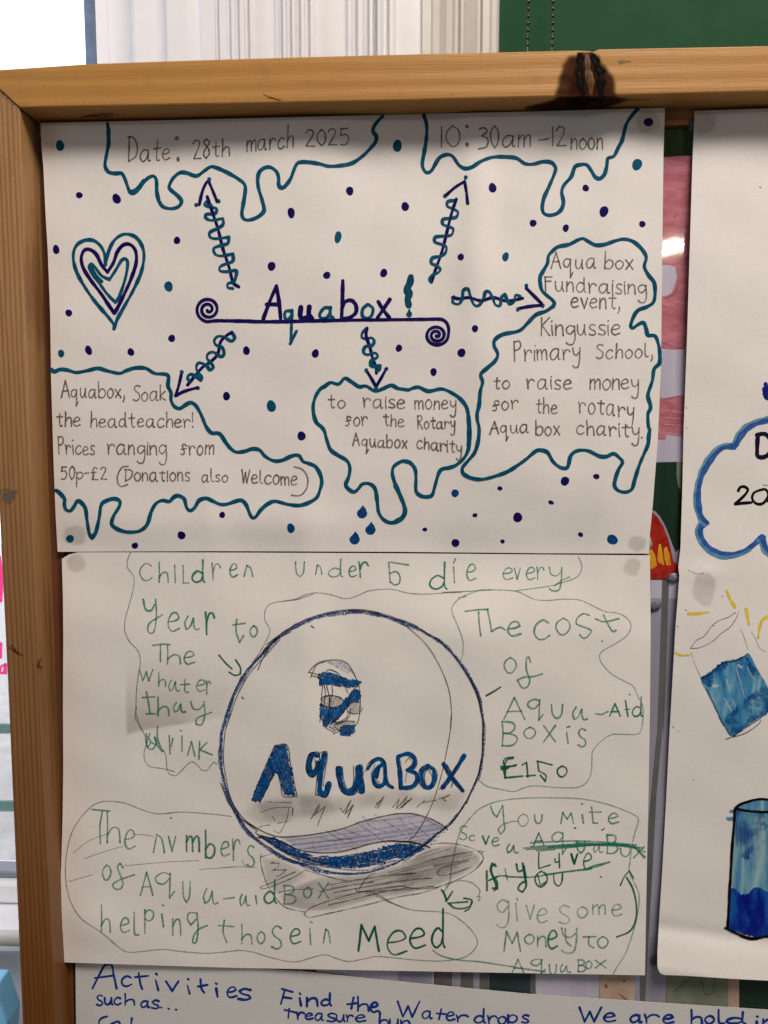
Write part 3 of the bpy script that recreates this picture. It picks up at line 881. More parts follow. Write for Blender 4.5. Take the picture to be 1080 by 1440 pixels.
border("C|48,65 60,110 58,170 50,220 42,265 45,290 60,308 80,300 95,275 115,245 145,232 170,240 195,275 220,290 250,285 290,260 340,243 400,242 440,248 475,270 510,272 550,262 585,265 603,285 600,310 575,370 555,415 548,455 555,480 580,488 610,480 630,460 637,430 630,390 640,360 670,325 685,285 705,275 735,275 755,300 770,325 790,333 810,315 820,280 825,248 850,238 870,200 885,170 900,110 920,75 950,40",
       "teal drip outline around the time")
border("D4|430,405 438,385 425,365 400,345 370,315 360,280 358,240 375,205 400,160 405,120 430,90 460,68 520,55 570,30 600,22 630,38 670,58 720,55 780,35 830,25 880,38 925,75 955,125 945,180 970,230 1000,270 1005,330 995,380 960,405 910,425 885,460 868,510 880,525 910,505 940,495 955,530 965,565 1005,570 1025,620 1032,680 1028,725 1000,755 990,820 970,880 965,910 980,970 965,1010 968,1080 D5|975,255 970,290 965,340 940,400 915,460 890,540 875,590 840,608 800,600 778,575 780,540 800,480 822,440 800,410 770,392 730,408 690,405 640,380 600,372 560,378 530,405 518,455 505,473 470,468 430,435 400,385 360,372 330,380 270,430 180,490 100,520 40,535 E2|440,295 400,285 365,262 362,230 390,195 430,145 450,80 455,10 D3|445,640 445,600 455,560 462,480 475,430 465,385 500,350 545,310 560,270 540,225 545,190 590,160 680,140 730,95 775,50 830,30 868,5",
       "teal outline around the fundraising event text")
border("D1|50,238 65,250 100,238 140,242 190,255 250,245 310,232 360,245 430,260 470,245 520,230 580,232 630,260 690,265 708,280 705,330 722,370 722,410 740,445 770,458 800,440 830,425 860,440 890,490 920,560 950,595 990,598 1020,630 1050,680 D2|0,722 40,780 80,820 130,820 180,805 220,812 250,845 300,872 350,868 400,845 440,842 465,875 500,888 535,905 560,945 570,990 560,1035 E1|540,400 490,430 440,443 380,437 310,420 270,432 230,465 200,505 180,512 165,490 145,440 120,415 90,418 40,435 D6|1000,437 960,420 920,403 880,415 855,455 830,472 810,455 795,405 760,388 735,398 712,420 670,415 635,435 610,480 590,545 560,578 520,592 460,590 410,570 388,545 400,500 430,450 433,418 400,405 350,420 328,445 318,510 300,590 278,625 262,600 250,530 240,460 215,425 195,418 175,450 155,473 130,465 122,435 122,405 95,372 75,358",
       "teal outline around the headteacher soaking text")
border("D2|590,450 620,432 665,440 700,408 740,430 780,455 820,452 870,480 910,468 960,448 1000,465 1060,474 D3|50,475 110,458 170,480 245,468 310,495 360,535 390,590 400,700 398,790 375,850 330,893 E2|290,230 245,240 225,270 205,340 190,385 160,395 125,388 100,360 100,290 95,240 70,205 40,195 E1|1015,197 975,225 968,270 990,340 1020,410 1040,460 1035,500 1000,530 955,540 915,520 890,480 882,420 870,350 840,322 800,322 775,350 750,367 720,350 705,325 722,280 728,230 710,190 660,160 620,130 D2|600,760 580,695 540,655 525,610 522,560 535,510 560,470 590,450",
       "teal outline around the money raising text", ("E1|985,330 1010,385 1032,440 1038,480 1020,515 990,532; D3|395,620 400,700 397,790", 6.5))
i = ink1(); i.draw("A|390,800 388,760 375,720 350,690 320,675 280,678 245,700 228,740 230,790 250,850 290,920 340,990 400,1060 430,1100 432,1125; 390,795 400,750 425,690 460,655 500,645 545,662 575,705 585,760 570,840 530,930 480,1020 450,1075 434,1125", 5.0, var=0.15)
heart = i.build("heart", m_tealink, "heart of three nested outlines")
i = ink1(); i.parent = heart; i.draw("A|400,838 370,800 345,750 315,725 285,725 268,760 275,810 310,870 370,950 410,1010 435,1045; 400,838 430,790 450,735 480,700 515,698 542,730 545,790 520,870 480,960 450,1020 435,1045", 5.2)
i.build("middle_outline", m_navy)
i = ink1(); i.parent = heart; i.draw("A|410,875 370,855 335,810 318,795 308,810 320,840 360,895 400,950 440,990; 410,875 440,830 470,780 490,770 502,790 495,850 475,920 455,970 440,990", 4.6)
i.draw("A|315,800 340,850 372,885", 4); i.build("inner_outline", m_tealink)
dots = """84.4,204.7,5.8,7.8,T 111.4,274.4,4.7,4.5,N 163.9,279.4,5.7,7.3,N 78.9,350.8,4.6,6.6,N 248.9,338,4.7,5.3,N 237,402.8,5.7,7.7,T
96.7,440,4.6,5.2,N 241.5,475.7,4.8,5.4,N 491.9,268.5,5.5,6,N 409.5,299.3,5.3,7.2,N 569.8,290.4,5.3,6.5,N 475.3,333.4,5,8.2,T 381.9,374.3,5.3,6.7,N
459.6,387,5,5.2,N 539.6,383.8,5.1,6,N 558.8,205,6.2,8.8,T 692.7,264,5.4,6.9,N 823.7,264.3,4.7,4.7,N 849.3,297.3,6.4,7.5,N 749.7,313.7,4.7,5.2,N
795.7,320.7,4.4,5.2,N 903.3,315,4.4,4.6,N 896,231.3,6.5,8.6,T 912,171.7,6.6,6.2,N 648,361.3,4.4,5,N 711,361,4.7,6.3,T 668,462,4.7,4.8,N
86,497,4.6,5.3,T 124.5,492.5,4.8,6.7,N 184,495,4.8,5.4,N 318.5,557,5.1,6,N 346.5,493,4.8,6.2,N 443.5,497,4.9,6.2,N 561,489.5,4.7,5,N
381.5,571,6.4,8.4,T 424,613,5.7,6.5,N 649,496,5.5,6.3,N 609.7,523,4.7,5.4,N 640,693.5,5.1,5.7,B 703,686.7,3.8,2.8,N 794.5,676.5,5.6,6.8,N
668,724.5,3.5,3,N 728,727.5,6.2,7.1,N 775,706.5,4.1,2.8,N 597.5,744.5,3.6,2.6,N 640.5,763.5,5.4,5.9,N 706.7,761.3,3.4,2.7,N 816.5,751.7,3.9,3,N
838.7,670,4.5,3.8,N 861.2,758.7,7.6,6.8,B 409,742.7,5.2,7,B 312.5,724,4,4.6,N 255.2,752.7,5.4,5.9,N 189.7,767.2,4.5,4.4,N 98.5,757.5,5.4,5.6,T"""
m_blue1 = ink_mat("deep_blue_felt_pen", srgb(4, 66, 120), 0.25)
for t in dots.split():
    x, y, rx, ry, c = t.split(','); i = ink1()
    tilt = math.radians(-18) if float(x) < 340 else (math.radians(22) if float(x) > 700 else U(-0.15, 0.15))
    i.disc(float(x), float(y), float(rx), float(ry), rot=tilt, n=22, wob=0.05)
    i.build("ink_dot", {'T': m_tealink, 'N': m_navy, 'B': m_blue1}[c], None)
for cx, cy in ((797, 485), (844, 578), (755, 632)):
    i = ink1(); P_ = []
    for k in range(24):
        a = 2 * math.pi * k / 24; r = 30
        x, y = math.sin(a) * r * 0.98, -math.cos(a) * r
        if y < 0: x *= max(0.10, 1 - (abs(y) / r) ** 1.4 * 0.9); y *= 1.5
        P_.append((310 + (cx + x + 4 * (y < -20)) / 4, 600 + (cy + y) / 4))
    i.poly(P_); i.build("water_drop", m_blue1)
def arrow(shaft, head, coil, blobs, lab, wc=4.4, ws=4.5):
    i = ink1(); i.draw(coil, wc, var=0.18)
    k = CR[head.split('|')[0]]
    for bx_, by_ in blobs: i.disc(k[0] + bx_ / k[2], k[1] + by_ / k[2], 2.9, 3.0)
    c = i.build("arrow", m_tealink, lab)
    i = ink1(); i.parent = c; i.draw(shaft, ws); i.build("shaft", m_navy)
    i = ink1(); i.parent = c; i.draw(head, ws); i.build("arrow_head", m_navy)
arrow("A|905,455 930,530 960,620 985,720 1015,810 1030,870 1042,897 1065,912", "A|865,495 880,430 900,385 912,375; 912,375 935,430 955,480",
      "A|900,480 890,495 905,505 950,515 945,540 900,545 900,565 930,575 985,565 985,595 960,615 920,635 920,660 950,668 1015,660 1010,690 985,700 940,715 945,745 975,755 1035,745 1035,780 1000,795 970,810 970,830 1000,835 1050,830 1050,860 1040,885 1010,895 1010,915 1035,920; A|905,488 925,500",
      [(850, 497), (963, 478), (915, 367)], "arrow pointing up to the date")
arrow("C|185,420 165,480 145,560 125,640 100,710 80,770", "C|140,405 180,370 220,345; 220,345 228,390 232,430",
      "C|180,425 150,430 148,450 175,462 192,475 185,495 165,500 130,505 128,525 150,535 172,545 165,570 140,575 98,580 95,600 120,610 142,620 140,645 120,660 85,668 80,690 100,700 118,715 108,730 85,740 72,755 75,765",
      [(137, 407), (225, 328), (233, 435)], "arrow pointing up to the time")
arrow("C|170,835 200,840 240,835 290,848 340,835 390,848 430,845 465,838", "C|480,795 510,825 545,860; 445,882 490,873 545,867",
      "C|175,830 170,855 195,862 210,840 215,805 235,800 245,830 260,865 280,868 300,840 308,812 325,812 340,840 350,865 370,868 375,835 390,822 400,845 410,862 430,850 435,825 455,830",
      [(481, 785), (550, 870), (445, 885)], "arrow pointing right to the fundraising event")
arrow("D1|1065,28 1030,50 1000,85 985,150 950,190 900,225 860,270 815,325", "D1|780,265 765,330 748,385; 748,385 800,360 870,340",
      "D1|1065,30 1080,60 1060,78 1020,55 985,52 965,75 975,100 1010,115 1020,150 1000,165 960,140 930,150 925,175 945,200 960,225 940,240 920,215 880,200 865,220 870,250 895,280 890,300 860,275 830,265 815,285 825,305",
      [(782, 252), (873, 342)], "arrow pointing down left to the headteacher text")
arrow("D2|825,125 820,170 840,230 855,290 875,345 878,378", "D2|820,362 850,410 875,455; 875,455 905,405 932,355",
      "D2|822,130 800,150 795,175 815,185 850,180 865,200 850,225 815,230 805,260 825,275 870,265 885,285 865,300 845,310 845,335 870,340 900,335 895,360 875,365; D2|848,318 870,330; D2|885,345 890,355",
      [(820, 362), (933, 355), (876, 462)], "arrow pointing down to the money raising text")
i = ink1()
def spiral(key, cx, cy, a_end, turns, r_end, r_in, sense, sy=1.0):
    k = CR[key]; out = []
    for q in range(int(turns * 28) + 1):
        t = q / (turns * 28); a = math.radians(a_end) + sense * turns * 2 * math.pi * (1 - t)
        r = r_in + (r_end - r_in) * (t ** 0.85)
        out.append((k[0] + (cx + r * math.cos(a)) / k[2], k[1] + (cy + r * sy * math.sin(a)) / k[2]))
    return out
sl = spiral('A', 910, 1026, 90, 2.15, 62, 6, 1); sr = spiral('D3', 216, 164, 0, 2.3, 66, 5, 1, 0.92)
i.stroke(sl + parse("A|960,1083 1080,1085 B|120,1020 250,1020 500,1014 750,1011 1000,1008 D3|170,75 215,74 250,78 274,98 284,130")[0] + sr[::-1], 4.6, var=0.06)
i.draw("A|945,1083 1080,1085 B|250,1020 500,1014", 5)
i.build("scroll_line", m_navy, "underline ending in two spirals")
def letter(txt, w, mat, lab=None):
    i = ink1(); i.draw(txt, w * 1.12); i.build("title_letter", mat, lab)
letter("B|170,1005 200,925 232,850; 232,850 245,930 252,1005; 185,938 245,938", 4.8, m_navy)
letter("B|305,968 275,972 272,1000 285,1010 305,990; 306,966 304,1020 301,1106; D2|393,212 428,142", 4.2, m_tealink)
letter("B|348,952 345,990 355,1006 378,1000; 388,950 386,985 402,1007", 6, m_navy)
letter("B|488,955 460,955 437,985 445,1003 470,1002 487,978; 489,952 487,988 500,1003", 4.4, m_tealink)
letter("B|547,826 545,930 541,1003; 542,960 560,925 590,920 610,945 608,978 580,1000 546,1005", 4.8, m_navy)
letter("B|665,938 642,960 640,992 660,1005 683,992 690,958 668,938", 4.2, m_tealink)
letter("B|715,925 740,965 768,1001; 770,915 740,960 712,1001", 5, m_navy)
m_dteal = ink_mat("dark_teal_felt_pen", srgb(2, 66, 92), 0.25)
i = ink1(); i.draw("B|870,808 866,835 853,865 861,890 855,915 860,942", 9.5, var=0.16); i.disc(575.5, 442, 4, 4.2); i.poly([(575.5, 433), (579, 441), (572, 441)])
i.build("title_letter", m_dteal)
PW = 2.0
def pw(k, t, *a, **kw):
    i = ink1(); w = kw.pop('w', PW)
    word(i, k, t, *a, w, lab='pencil word "%s"' % t.replace('F2', 'f'), mat=m_pen, **kw)
for args in [
 ('A',"Date",500,718,280,268,60,128), ('A',"28th",835,1015,266,248,50,92), ('B',"march",92,310,215,193,55,105), ('B',"2025",370,575,187,180,40,76),
 ('C',"10",122,195,200,197,40,85), ('C',"30am",280,500,205,196,50,88), ('C',"-",532,570,200,196,34,60), ('C',"12",592,650,195,193,40,82), ('C',"noon",670,803,207,207,44,60),
 ('D4',"Aqua",420,675,192,190,55,95), ('D4',"box",722,880,192,192,50,98), ('D4',"Fundraising",390,955,318,335,55,82), ('D4',"event,",535,805,410,417,56,85),
 ('D4',"Kingussie",365,805,565,562,60,102), ('D4',"Primary",215,580,712,695,60,112), ('D4',"School,",675,990,697,688,50,82),
 ('D4',"to",97,185,865,865,45,75), ('D4',"raise",285,535,865,868,55,80), ('D4',"money",640,910,870,868,58,80),
 ('D5',"for",92,235,150,135,50,80), ('D5',"the",335,455,165,168,50,90), ('D5',"rotary",578,882,160,190,60,85),
 ('D5',"Aqua",75,295,282,270,45,72), ('D5',"box",335,470,285,288,50,85), ('D5',"charity.",565,932,280,302,50,80),
 ('D1',"Aquabox,",105,460,398,395,50,92), ('D1',"Soak",510,690,415,412,50,88), ('D1',"the",80,210,558,558,50,78), ('D1',"headteacher!",272,845,562,562,48,84),
 ('D1',"Prices",92,292,712,718,50,98), ('D1',"ranging",365,695,715,718,55,80), ('D1',"from",778,960,718,714,50,75), ('D1',"50p-£2",105,360,857,855,42,72),
 ('D1',"Donations",460,828,865,866,48,62), ('D1',"also",897,1040,870,870,40,70),
 ('D2',"Welcome",120,430,995,1010,50,76), ('D2',"to",608,702,575,575,46,85), ('D2',"raise",805,1035,570,578,50,74), ('D3',"money",95,325,580,580,50,70),
 ('D2',"for",705,828,675,672,48,72), ('D2',"the",920,1030,672,682,46,68), ('D3',"Rotary",112,320,690,692,40,72), ('D2',"Aquabox",745,1050,788,802,44,72),
 ('D3',"charity",105,355,800,832,44,68)]:
    pw(*args)
i = ink1(); i.disc(248.3, 194.5, 2.8, 3.2); i.disc(250.4, 223.8, 2.5, 3.7); i.build("pencil_colon", m_pen)
i = ink1(); i.disc(656.8, 177.8, 2.6, 2.6); i.disc(656.9, 203, 3, 3.2); i.build("pencil_colon", m_pen)
i = ink1(); i.draw("D1|482,782 445,790 420,840 425,880 445,896 478,884", 2.0); i.draw("D2|415,905 460,920 488,960 490,1010 470,1050 440,1068 400,1065", 2.2); i.build("pencil_bracket", m_pen)
# grease marks of the putty behind the paper
m_grease = soft_mat("putty_grease_mark", srgb(120, 112, 92), 0.19, 60, 0.4)
def grease(surf, parent, x, y, r, ry=None, base=0.00006):
    i = Ink(surf, parent, base); i.soft([(x + r * 1.1 * math.cos(a_ / 4) * (1 + .07 * math.sin(a_ + x)), y + (ry or r) * 1.1 * math.sin(a_ / 4) * (1 + .06 * math.sin(a_ * .7 + y))) for a_ in range(25)], 5.0, 1.6); return i.build("grease_mark", m_grease)
grease(S1, p1, 911, 171, 18, 17); grease(S1, p1, 105, 753, 17, 15); grease(S1, p1, 896, 764, 14, 12)
# ================================================================== poster 2: the big circle
def d2(u, v):
    r = 1.8 * wob(u + 300, v)
    r += fold(u, 424, 500, 0.0034, 200) * (1 / (1 + math.exp((v - 1120) / 25))) + fold(u, 655, 715, 0.0016, 110) * g(v, 930, 170)
    e_ = 1046 - 0.20 * (u - 175); w_ = 1 / (1 + math.exp(-(u - 178) / 5)) / (1 + math.exp((u - 330) / 14))
    if e_ - 110 < v < e_: t = (v - e_ + 110) / 110; r -= 0.0012 * t * w_
    elif e_ <= v < e_ + 230: t = 1 - (v - e_) / 230; r -= 0.0012 * t * w_
    r += 0.0002 * g(u, 445, 30) + 0.0006 * g(u, 530, 40) * g(v, 950, 200) + 0.0006 * g(u, 700, 30) * g(v, 900, 180)
    r += 0.0012 * g(u, 110, 40) * g(v, 1345, 30)
    if v < 900:
        t = max(0.0, min(1.0, (900 - v) / 118)); t = t * t * (3 - 2 * t)
        r = r * (1 - t) + t * (d1(u, 776) + 0.0066 - 0.0060 - 0.0003)
    return r
S2 = Surf(-0.0060, d2)
q2 = S2.p(495, 1366)
p2 = empty("circle_poster", (q2.x, -0.0060, q2.z), "white poster with a large blue pencil circle and green crayon writing, below the drip poster", "poster")
sheet("paper_sheet", S2, [(87, 786), (96, 780), (110, 776.5), (300, 777), (540, 778), (914, 781)],
      [(80.5, 1353), (200, 1357), (330, 1361), (600, 1366), (907, 1371.5)],
      [(87, 786), (88.5, 840), (89, 900), (88.5, 980), (89, 1080), (88, 1150), (86, 1220), (83, 1290), (80.5, 1353)],
      [(914, 781), (915, 880), (914, 1000), (912, 1120), (909.5, 1230), (907, 1371.5)], 140, 100, paper_mat("cream_drawing_paper", (0.835, 0.798, 0.765, 1)), p2)
i = Ink(S2, p2, 0.00007)  # painted tone standing in for a backlit shape that darkens the thin paper
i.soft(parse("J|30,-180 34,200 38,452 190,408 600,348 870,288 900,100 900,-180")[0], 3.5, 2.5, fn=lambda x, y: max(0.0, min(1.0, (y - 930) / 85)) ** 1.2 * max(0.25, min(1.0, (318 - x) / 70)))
i.build("painted_show_through", soft_mat("show_through_olive", srgb(118, 104, 74), 0.25, 90, 0.2), "faint painted darkening, as of a backlit shape behind the paper")
m_gr = pencil_mat("green_crayon", srgb(32, 132, 110), 0.28, 0.60, 0.90, 1500, 0.12)
m_grd = pencil_mat("dark_green_crayon", srgb(4, 98, 76), 0.22, 0.52, 1.0, 1500, 0.3)
m_grl = pencil_mat("faint_green_crayon", srgb(84, 146, 130), 0.30, 0.62, 0.80, 1500, 0.06)
m_gy = pencil_mat("faint_grey_pencil", srgb(98, 108, 98), 0.28, 0.62, 0.80, 1600, 0.10)
m_bk = pencil_mat("black_pen", srgb(28, 24, 26), 0.15, 0.45, 0.95, 1500, 0.35)
m_bl = pencil_mat("blue_crayon", srgb(40, 78, 144), 0.36, 0.58, 0.90, 1000, 0.05)
m_blf = pencil_mat("strong_blue_crayon", srgb(0, 100, 166), 0.33, 0.50, 1.0, 700, 0.42, srgb(2, 52, 118))
m_blw = pencil_mat("wave_blue_crayon", srgb(6, 90, 160), 0.35, 0.52, 0.97, 700, 0.10, srgb(4, 52, 116))
m_vi = pencil_mat("violet_crayon", srgb(104, 112, 172), 0.32, 0.70, 0.55, 900, 0.04)
m_smudge = soft_mat("graphite_smudge", srgb(76, 68, 64), 0.36, 700, 0.3)
m_pgl = pencil_mat("light_graphite", srgb(80, 70, 66), 0.3, 0.65, 0.36, 1100, 0.05)
m_pg = pencil_mat("soft_graphite", srgb(70, 60, 58), 0.30, 0.62, 0.85, 1300, 0.10)
def ink2(par=None, up=0):
    ink2.k += 1
    return Ink(S2, par or p2, 0.00010 + 1.3e-6 * ink2.k + 0.00013 * up)
ink2.k = 0
# pencil clouds
def cloud(txt, lab, mat=None, w=1.5):
    i = ink2(); i.draw(txt, w); i.build("speech_outline", mat or m_gy, lab)
cloud("F1|58,22 40,62 36,110 70,160 72,220 50,310 25,400 22,470 50,530 95,580 110,640 98,720 88,800 85,880 82,940 J|122,300 170,390 205,450 215,520 195,590 205,660 240,705 300,718 380,730 450,750; J|133,205 128,260 150,330 190,420; J|360,570 380,620 390,730 410,770 455,785 500,755 560,690 605,668 650,700 680,735 720,742 750,710 785,672 812,690", "pencil outline round the children text")
cloud("F2|-0,300 60,290 130,262 190,255 260,265 340,287 400,275 470,245 540,235 610,235 690,255 780,262 900,255 1000,250 E2|250,932 400,925 520,918; F1|1080,262 1000,290 930,300 860,310 820,335 808,380 815,420 838,460 825,510 780,590 740,645; F3|420,243 600,218 690,195 760,168 790,130 790,90 772,50", "pencil line under the first row")
cloud("F3|140,275 100,290 65,330 65,370 90,430 120,510 125,580 112,640; 100,282 140,268 220,240 300,238 420,245 480,270 530,292 600,297 700,290 780,295 850,325 920,358 1000,370 1050,400 1070,440 1050,490 1000,530 920,575 893,605 905,650 960,710 1040,755 G1|922,20 950,80 975,130 978,200 965,270 940,290 860,290 800,292 740,330 695,385 690,440 685,510 660,560 610,588 500,590 370,580 310,590 250,612 180,600 100,582 50,545", "green grey outline round the cost text", m_grl, 1.7)
cloud("G2|980,192 860,178 700,168 570,178 480,155 390,120 300,107 220,120 150,180 90,270 60,370 48,480 55,590 85,690 140,770 220,825 280,870 350,930 400,955 480,952 600,940 700,952 850,962 1000,948 G3|100,905 180,915 280,945 380,968 440,968 520,945 590,930 650,950 720,968 800,955 880,940 980,948 G4|100,960 250,965 370,945 430,900 445,850 410,790 350,735 290,700 220,688 90,680 0,655 G3|960,635 900,600 860,580", "pencil outline round the numbers text")
cloud("G5|0,168 50,115 120,80 200,60 340,48 500,48 640,55 780,85 900,130 945,155 950,185 930,250 915,320 905,400 900,460 925,520 955,590 950,680 925,790 880,920 830,1000 805,1050; G4|405,160 370,205 340,260 320,340 300,430 290,520 265,565; G4|270,545 330,515 400,520 440,545 460,570 455,590; G4|445,605 455,598 460,612 452,626", "green outline round the you might text", m_grl, 1.9)
i = ink2(); i.draw("G2|90,400 180,330 300,285; 60,560 200,520; 150,430 300,380 380,360; 380,470 600,450 800,440; 420,290 520,300 545,310; 1040,440 1060,470 1080,480; 800,490 1000,478", 1.0)
i.draw("G3|0,440 100,435 200,440", 1.0); i.build("stray_pencil_line", m_gy)
# big circle
def circ(cx, cy, rx, ry, a0, a1, n=60, f=lambda a: 0):
    T = [(-11,4),(0,1),(12,0),(24,-3),(38,-4),(48,-8),(57,-7),(72,-3),(86,0),(108,1),(125,5),(139.5,8),(152.5,5),(168,1),(183,-2),(194,-6),(210,-7),(225,-9),(240,-4),(256,-2),(274,0),(289,-1),(304,2),(313,5),(325,5),(340,6),(349,4),(360,1),(372,0)]
    def mod(a):
        d = math.degrees(a) % 360
        for (a1, v1), (a2, v2) in zip(T, T[1:]):
            if a1 <= d <= a2:
                t = (d - a1) / (a2 - a1); t = t * t * (3 - 2 * t); return v1 + (v2 - v1) * t
        return 0
    f0 = f; f = lambda a: f0(a) + mod(a)
    return [(cx + (rx + f(a)) * math.cos(a), cy + (ry + f(a)) * math.sin(a)) for a in [math.radians(a0 + (a1 - a0) * k / n) for k in range(n + 1)]]
i = ink2()
i.stroke(circ(494, 1044, 184.8, 184.3, 100, 282, f=lambda a: 0.8 * math.sin(5 * a)), 5.4, var=0.25)
i.stroke(circ(494, 1044, 184.5, 183.8, 280, 330, f=lambda a: 0.9 * math.sin(7 * a)), 4.4, var=0.3)
i.stroke(circ(494, 1044, 185.5, 184.5, 328, 388, f=lambda a: 0.6 * math.sin(6 * a)), 3.6, var=0.3)
i.stroke(circ(494, 1043, 184.5, 185, 28, 102, f=lambda a: 0.8 * math.sin(5 * a)), 3.2, var=0.3)
cir = i.build("circle", m_bl, "large blue crayon circle")
i = ink2(cir)
for k in range(120):
    a = U(105, 275); i.stroke(circ(494, 1044, 184.8 + U(-1.6, 1.6), 184.3 + U(-1.6, 1.6), a, a + U(3, 8), 6), 1.6)
for k in range(150):
    a = U(-85, 100); i.stroke(circ(494, 1044, 185 + U(-1.3, 1.3), 184.5 + U(-1.3, 1.3), a, a + U(3, 8), 6), 1.2)
i.build("crayon_scribble", m_bl)
i = ink2(cir, up=2)
i.stroke(circ(495, 1044, 181.5, 183.0, 110, 235, f=lambda a: 1.2 * math.sin(3 * a)), 1.1)
i.stroke(circ(494, 1044, 187.0, 186.5, 195, 300, f=lambda a: 0.9 * math.sin(3 * a)), 1.1)
i.stroke(circ(493, 1044, 184.5, 185.0, -60, 60, f=lambda a: 1.0 * math.sin(4 * a)), 1.1)
i.stroke(circ(492, 1044, 186.5, 185.5, -28, 62, f=lambda a: 0.7 * math.sin(4 * a)), 1.0)
i.draw("F1|770,690 800,620 830,575; 820,545 880,500 940,460; F4|40,800 90,920 150,1000 240,1065 G3|205,250 330,330; F2|360,352 420,356 480,360; F1|800,580 870,520 960,470", 1.2)
i.draw("F2|470,360 620,400 720,470 810,560 880,680 925,800 940,920 935,1020 G6|738,30 735,100 710,240 680,370 640,500 590,610 540,690 500,725", 1.0)
i.build("pen_line", m_bk)
# ---------------- logo
i = ink2()
i.hatch("K|440,235 590,220 680,255 745,355 680,350 560,290", 35, 1.7, 1.9); logo = i.build("water_mark_drawing", m_vi, "small drawing of a drop in the circle")
i = ink2(logo); i.hatch("K|400,640 440,610 520,603 600,622 645,660 610,705 540,728 450,715 410,690; 695,700 740,678 815,675 818,730 800,785 750,798 700,780; 490,930 620,885 760,880 765,940 620,990 540,965", -50, 1.3, 1.7); i.build("grey_shading", m_pgl)
i = ink2(logo)
i.hatch("K|370,375 430,355 520,365 620,400 700,430 800,440 825,455 785,490 720,515 600,500 500,478 390,490 375,420", 14, 1.5, 2.5)
i.hatch("K|388,690 430,725 480,745 560,740 640,680 720,570 770,535 822,560 815,655 730,670 660,760 560,880 470,930 430,925 388,830", -58, 1.7, 2.6, gap=0.04)
i.hatch("K|590,965 650,930 760,935 762,990 700,1038 620,1032", 0, 1.4, 2.3); i.build("blue_shading", m_blf)
i = ink2(logo, up=2)
i.draw("""K|260,350 310,290 370,245 470,220 590,215 680,250 730,320 780,420 808,500 824,620 820,750 800,880 750,945; K|285,405 310,340 350,270 440,232;
K|260,350 320,360 380,385; K|290,385 340,395 380,415; K|450,340 490,320 560,345 610,390 640,440 665,510 690,580; K|450,340 470,370; K|415,490 405,600 400,740 385,890;
K|430,490 445,550 440,610 432,700; K|455,485 475,560 490,640 482,750 478,900; K|515,480 522,560 510,620 490,700 480,800; K|390,640 440,608 520,600 600,622 650,665; K|395,690 450,718 540,730 620,705;
K|515,890 590,840 650,770 690,690 720,580 790,500 815,502; K|850,730 820,785 760,800 700,783 680,750 700,695 740,675 820,668; K|690,780 680,830 610,880 520,895; K|720,740 700,830 620,900 530,915;
K|430,930 480,970 540,1000; K|525,1020 580,995 625,985; K|540,930 590,985; K|480,935 560,990; K|550,910 620,885 690,875 765,885; K|380,450 385,490 405,492 400,440""", 1.05, var=0.2)
i.build("pen_line", m_bk)
# ---------------- AQUABOX letters
def bigl(blue, w, black, lab, wm=None):
    i = ink2()
    for st in parse(blue):
        i.stroke(st, w, var=0.12)
        for k in range(4): i.stroke([(x + U(-1, 1) * w * 0.22, y + U(-1, 1) * w * 0.22) for x, y in st], w * 0.42, var=0.3)
    o = i.build("crayon_letter", m_blf, lab)
    if black:
        i = ink2(o, up=2); i.draw(black, 1.1, var=0.25); i.build("pen_outline", m_bk)
i = ink2()
i.hatch("F4|350,598 410,598 428,700 462,868 400,872 366,755 345,742 318,800 262,905 215,905 230,865", 68, 1.8, 2.8)
i.hatch("F4|430,715 442,715 445,760 432,760", 68, 1.8, 2.4)
o = i.build("crayon_letter", m_blf, "letter A"); i = ink2(o, up=2)
i.draw("F4|345,592 415,592 435,700 455,800 472,880; 472,880 395,878 380,820 366,750; 366,750 340,748 332,770 300,840 262,915; 225,875 280,740 345,592; 415,590 380,585", 1.1); i.build("pen_outline", m_bk)
bigl("F4|585,650 555,645 538,690 540,740 560,760 580,730 588,690; 625,645 605,740 598,850; 600,858 630,868 650,810", 8.0, "F4|600,632 640,632 632,720 618,820; 618,820 645,818 665,820; 665,820 635,884; 635,884 575,868; 575,868 585,760 600,632; 525,690 545,640 590,632 600,680 590,740 560,770 530,750 525,690; 560,660 550,700 560,740 578,710 570,665", "letter Q")
bigl("F4|705,725 715,800 740,850 785,850 810,790 815,720; 825,715 835,850", 9.5, "F4|690,712 725,712; 725,712 735,790 755,835 785,825; 690,712 705,800 730,855 770,870 800,840 820,860 850,855; 850,855 840,780 820,700; 785,825 790,760 788,705", "letter U")
bigl("G6|268,325 300,283 338,270 362,300 368,370 380,412 408,430; G6|352,300 312,330 302,385 325,422 360,408 368,370; G6|330,320 320,370", 5.6, "G6|255,342 275,290 325,260 360,280 375,340 385,400 415,432; 310,300 290,350 300,410 335,432 370,410; 330,330 318,380 335,405", "letter A")
bigl("G6|438,262 450,345 455,432; 440,255 495,240 532,268 528,310 492,332; 492,332 540,352 545,395 512,428 455,432", 6.4, "G6|430,258 440,350 448,440; 478,290 500,260 520,290 495,322; 488,345 480,400", "letter B")
bigl("G6|608,308 578,330 572,380 590,425 620,428 645,390 642,335 608,308", 6.4, "G6|605,322 588,360 595,410 618,415 632,370 605,322; 602,296 560,330 560,400 585,438", "letter O")
bigl("G6|695,298 740,370 803,448; 810,252 750,350 690,430", 6.6, "G6|690,300 740,372 808,455; 780,290 720,390 670,440; 715,300 740,345; 750,390 738,430", "letter X")
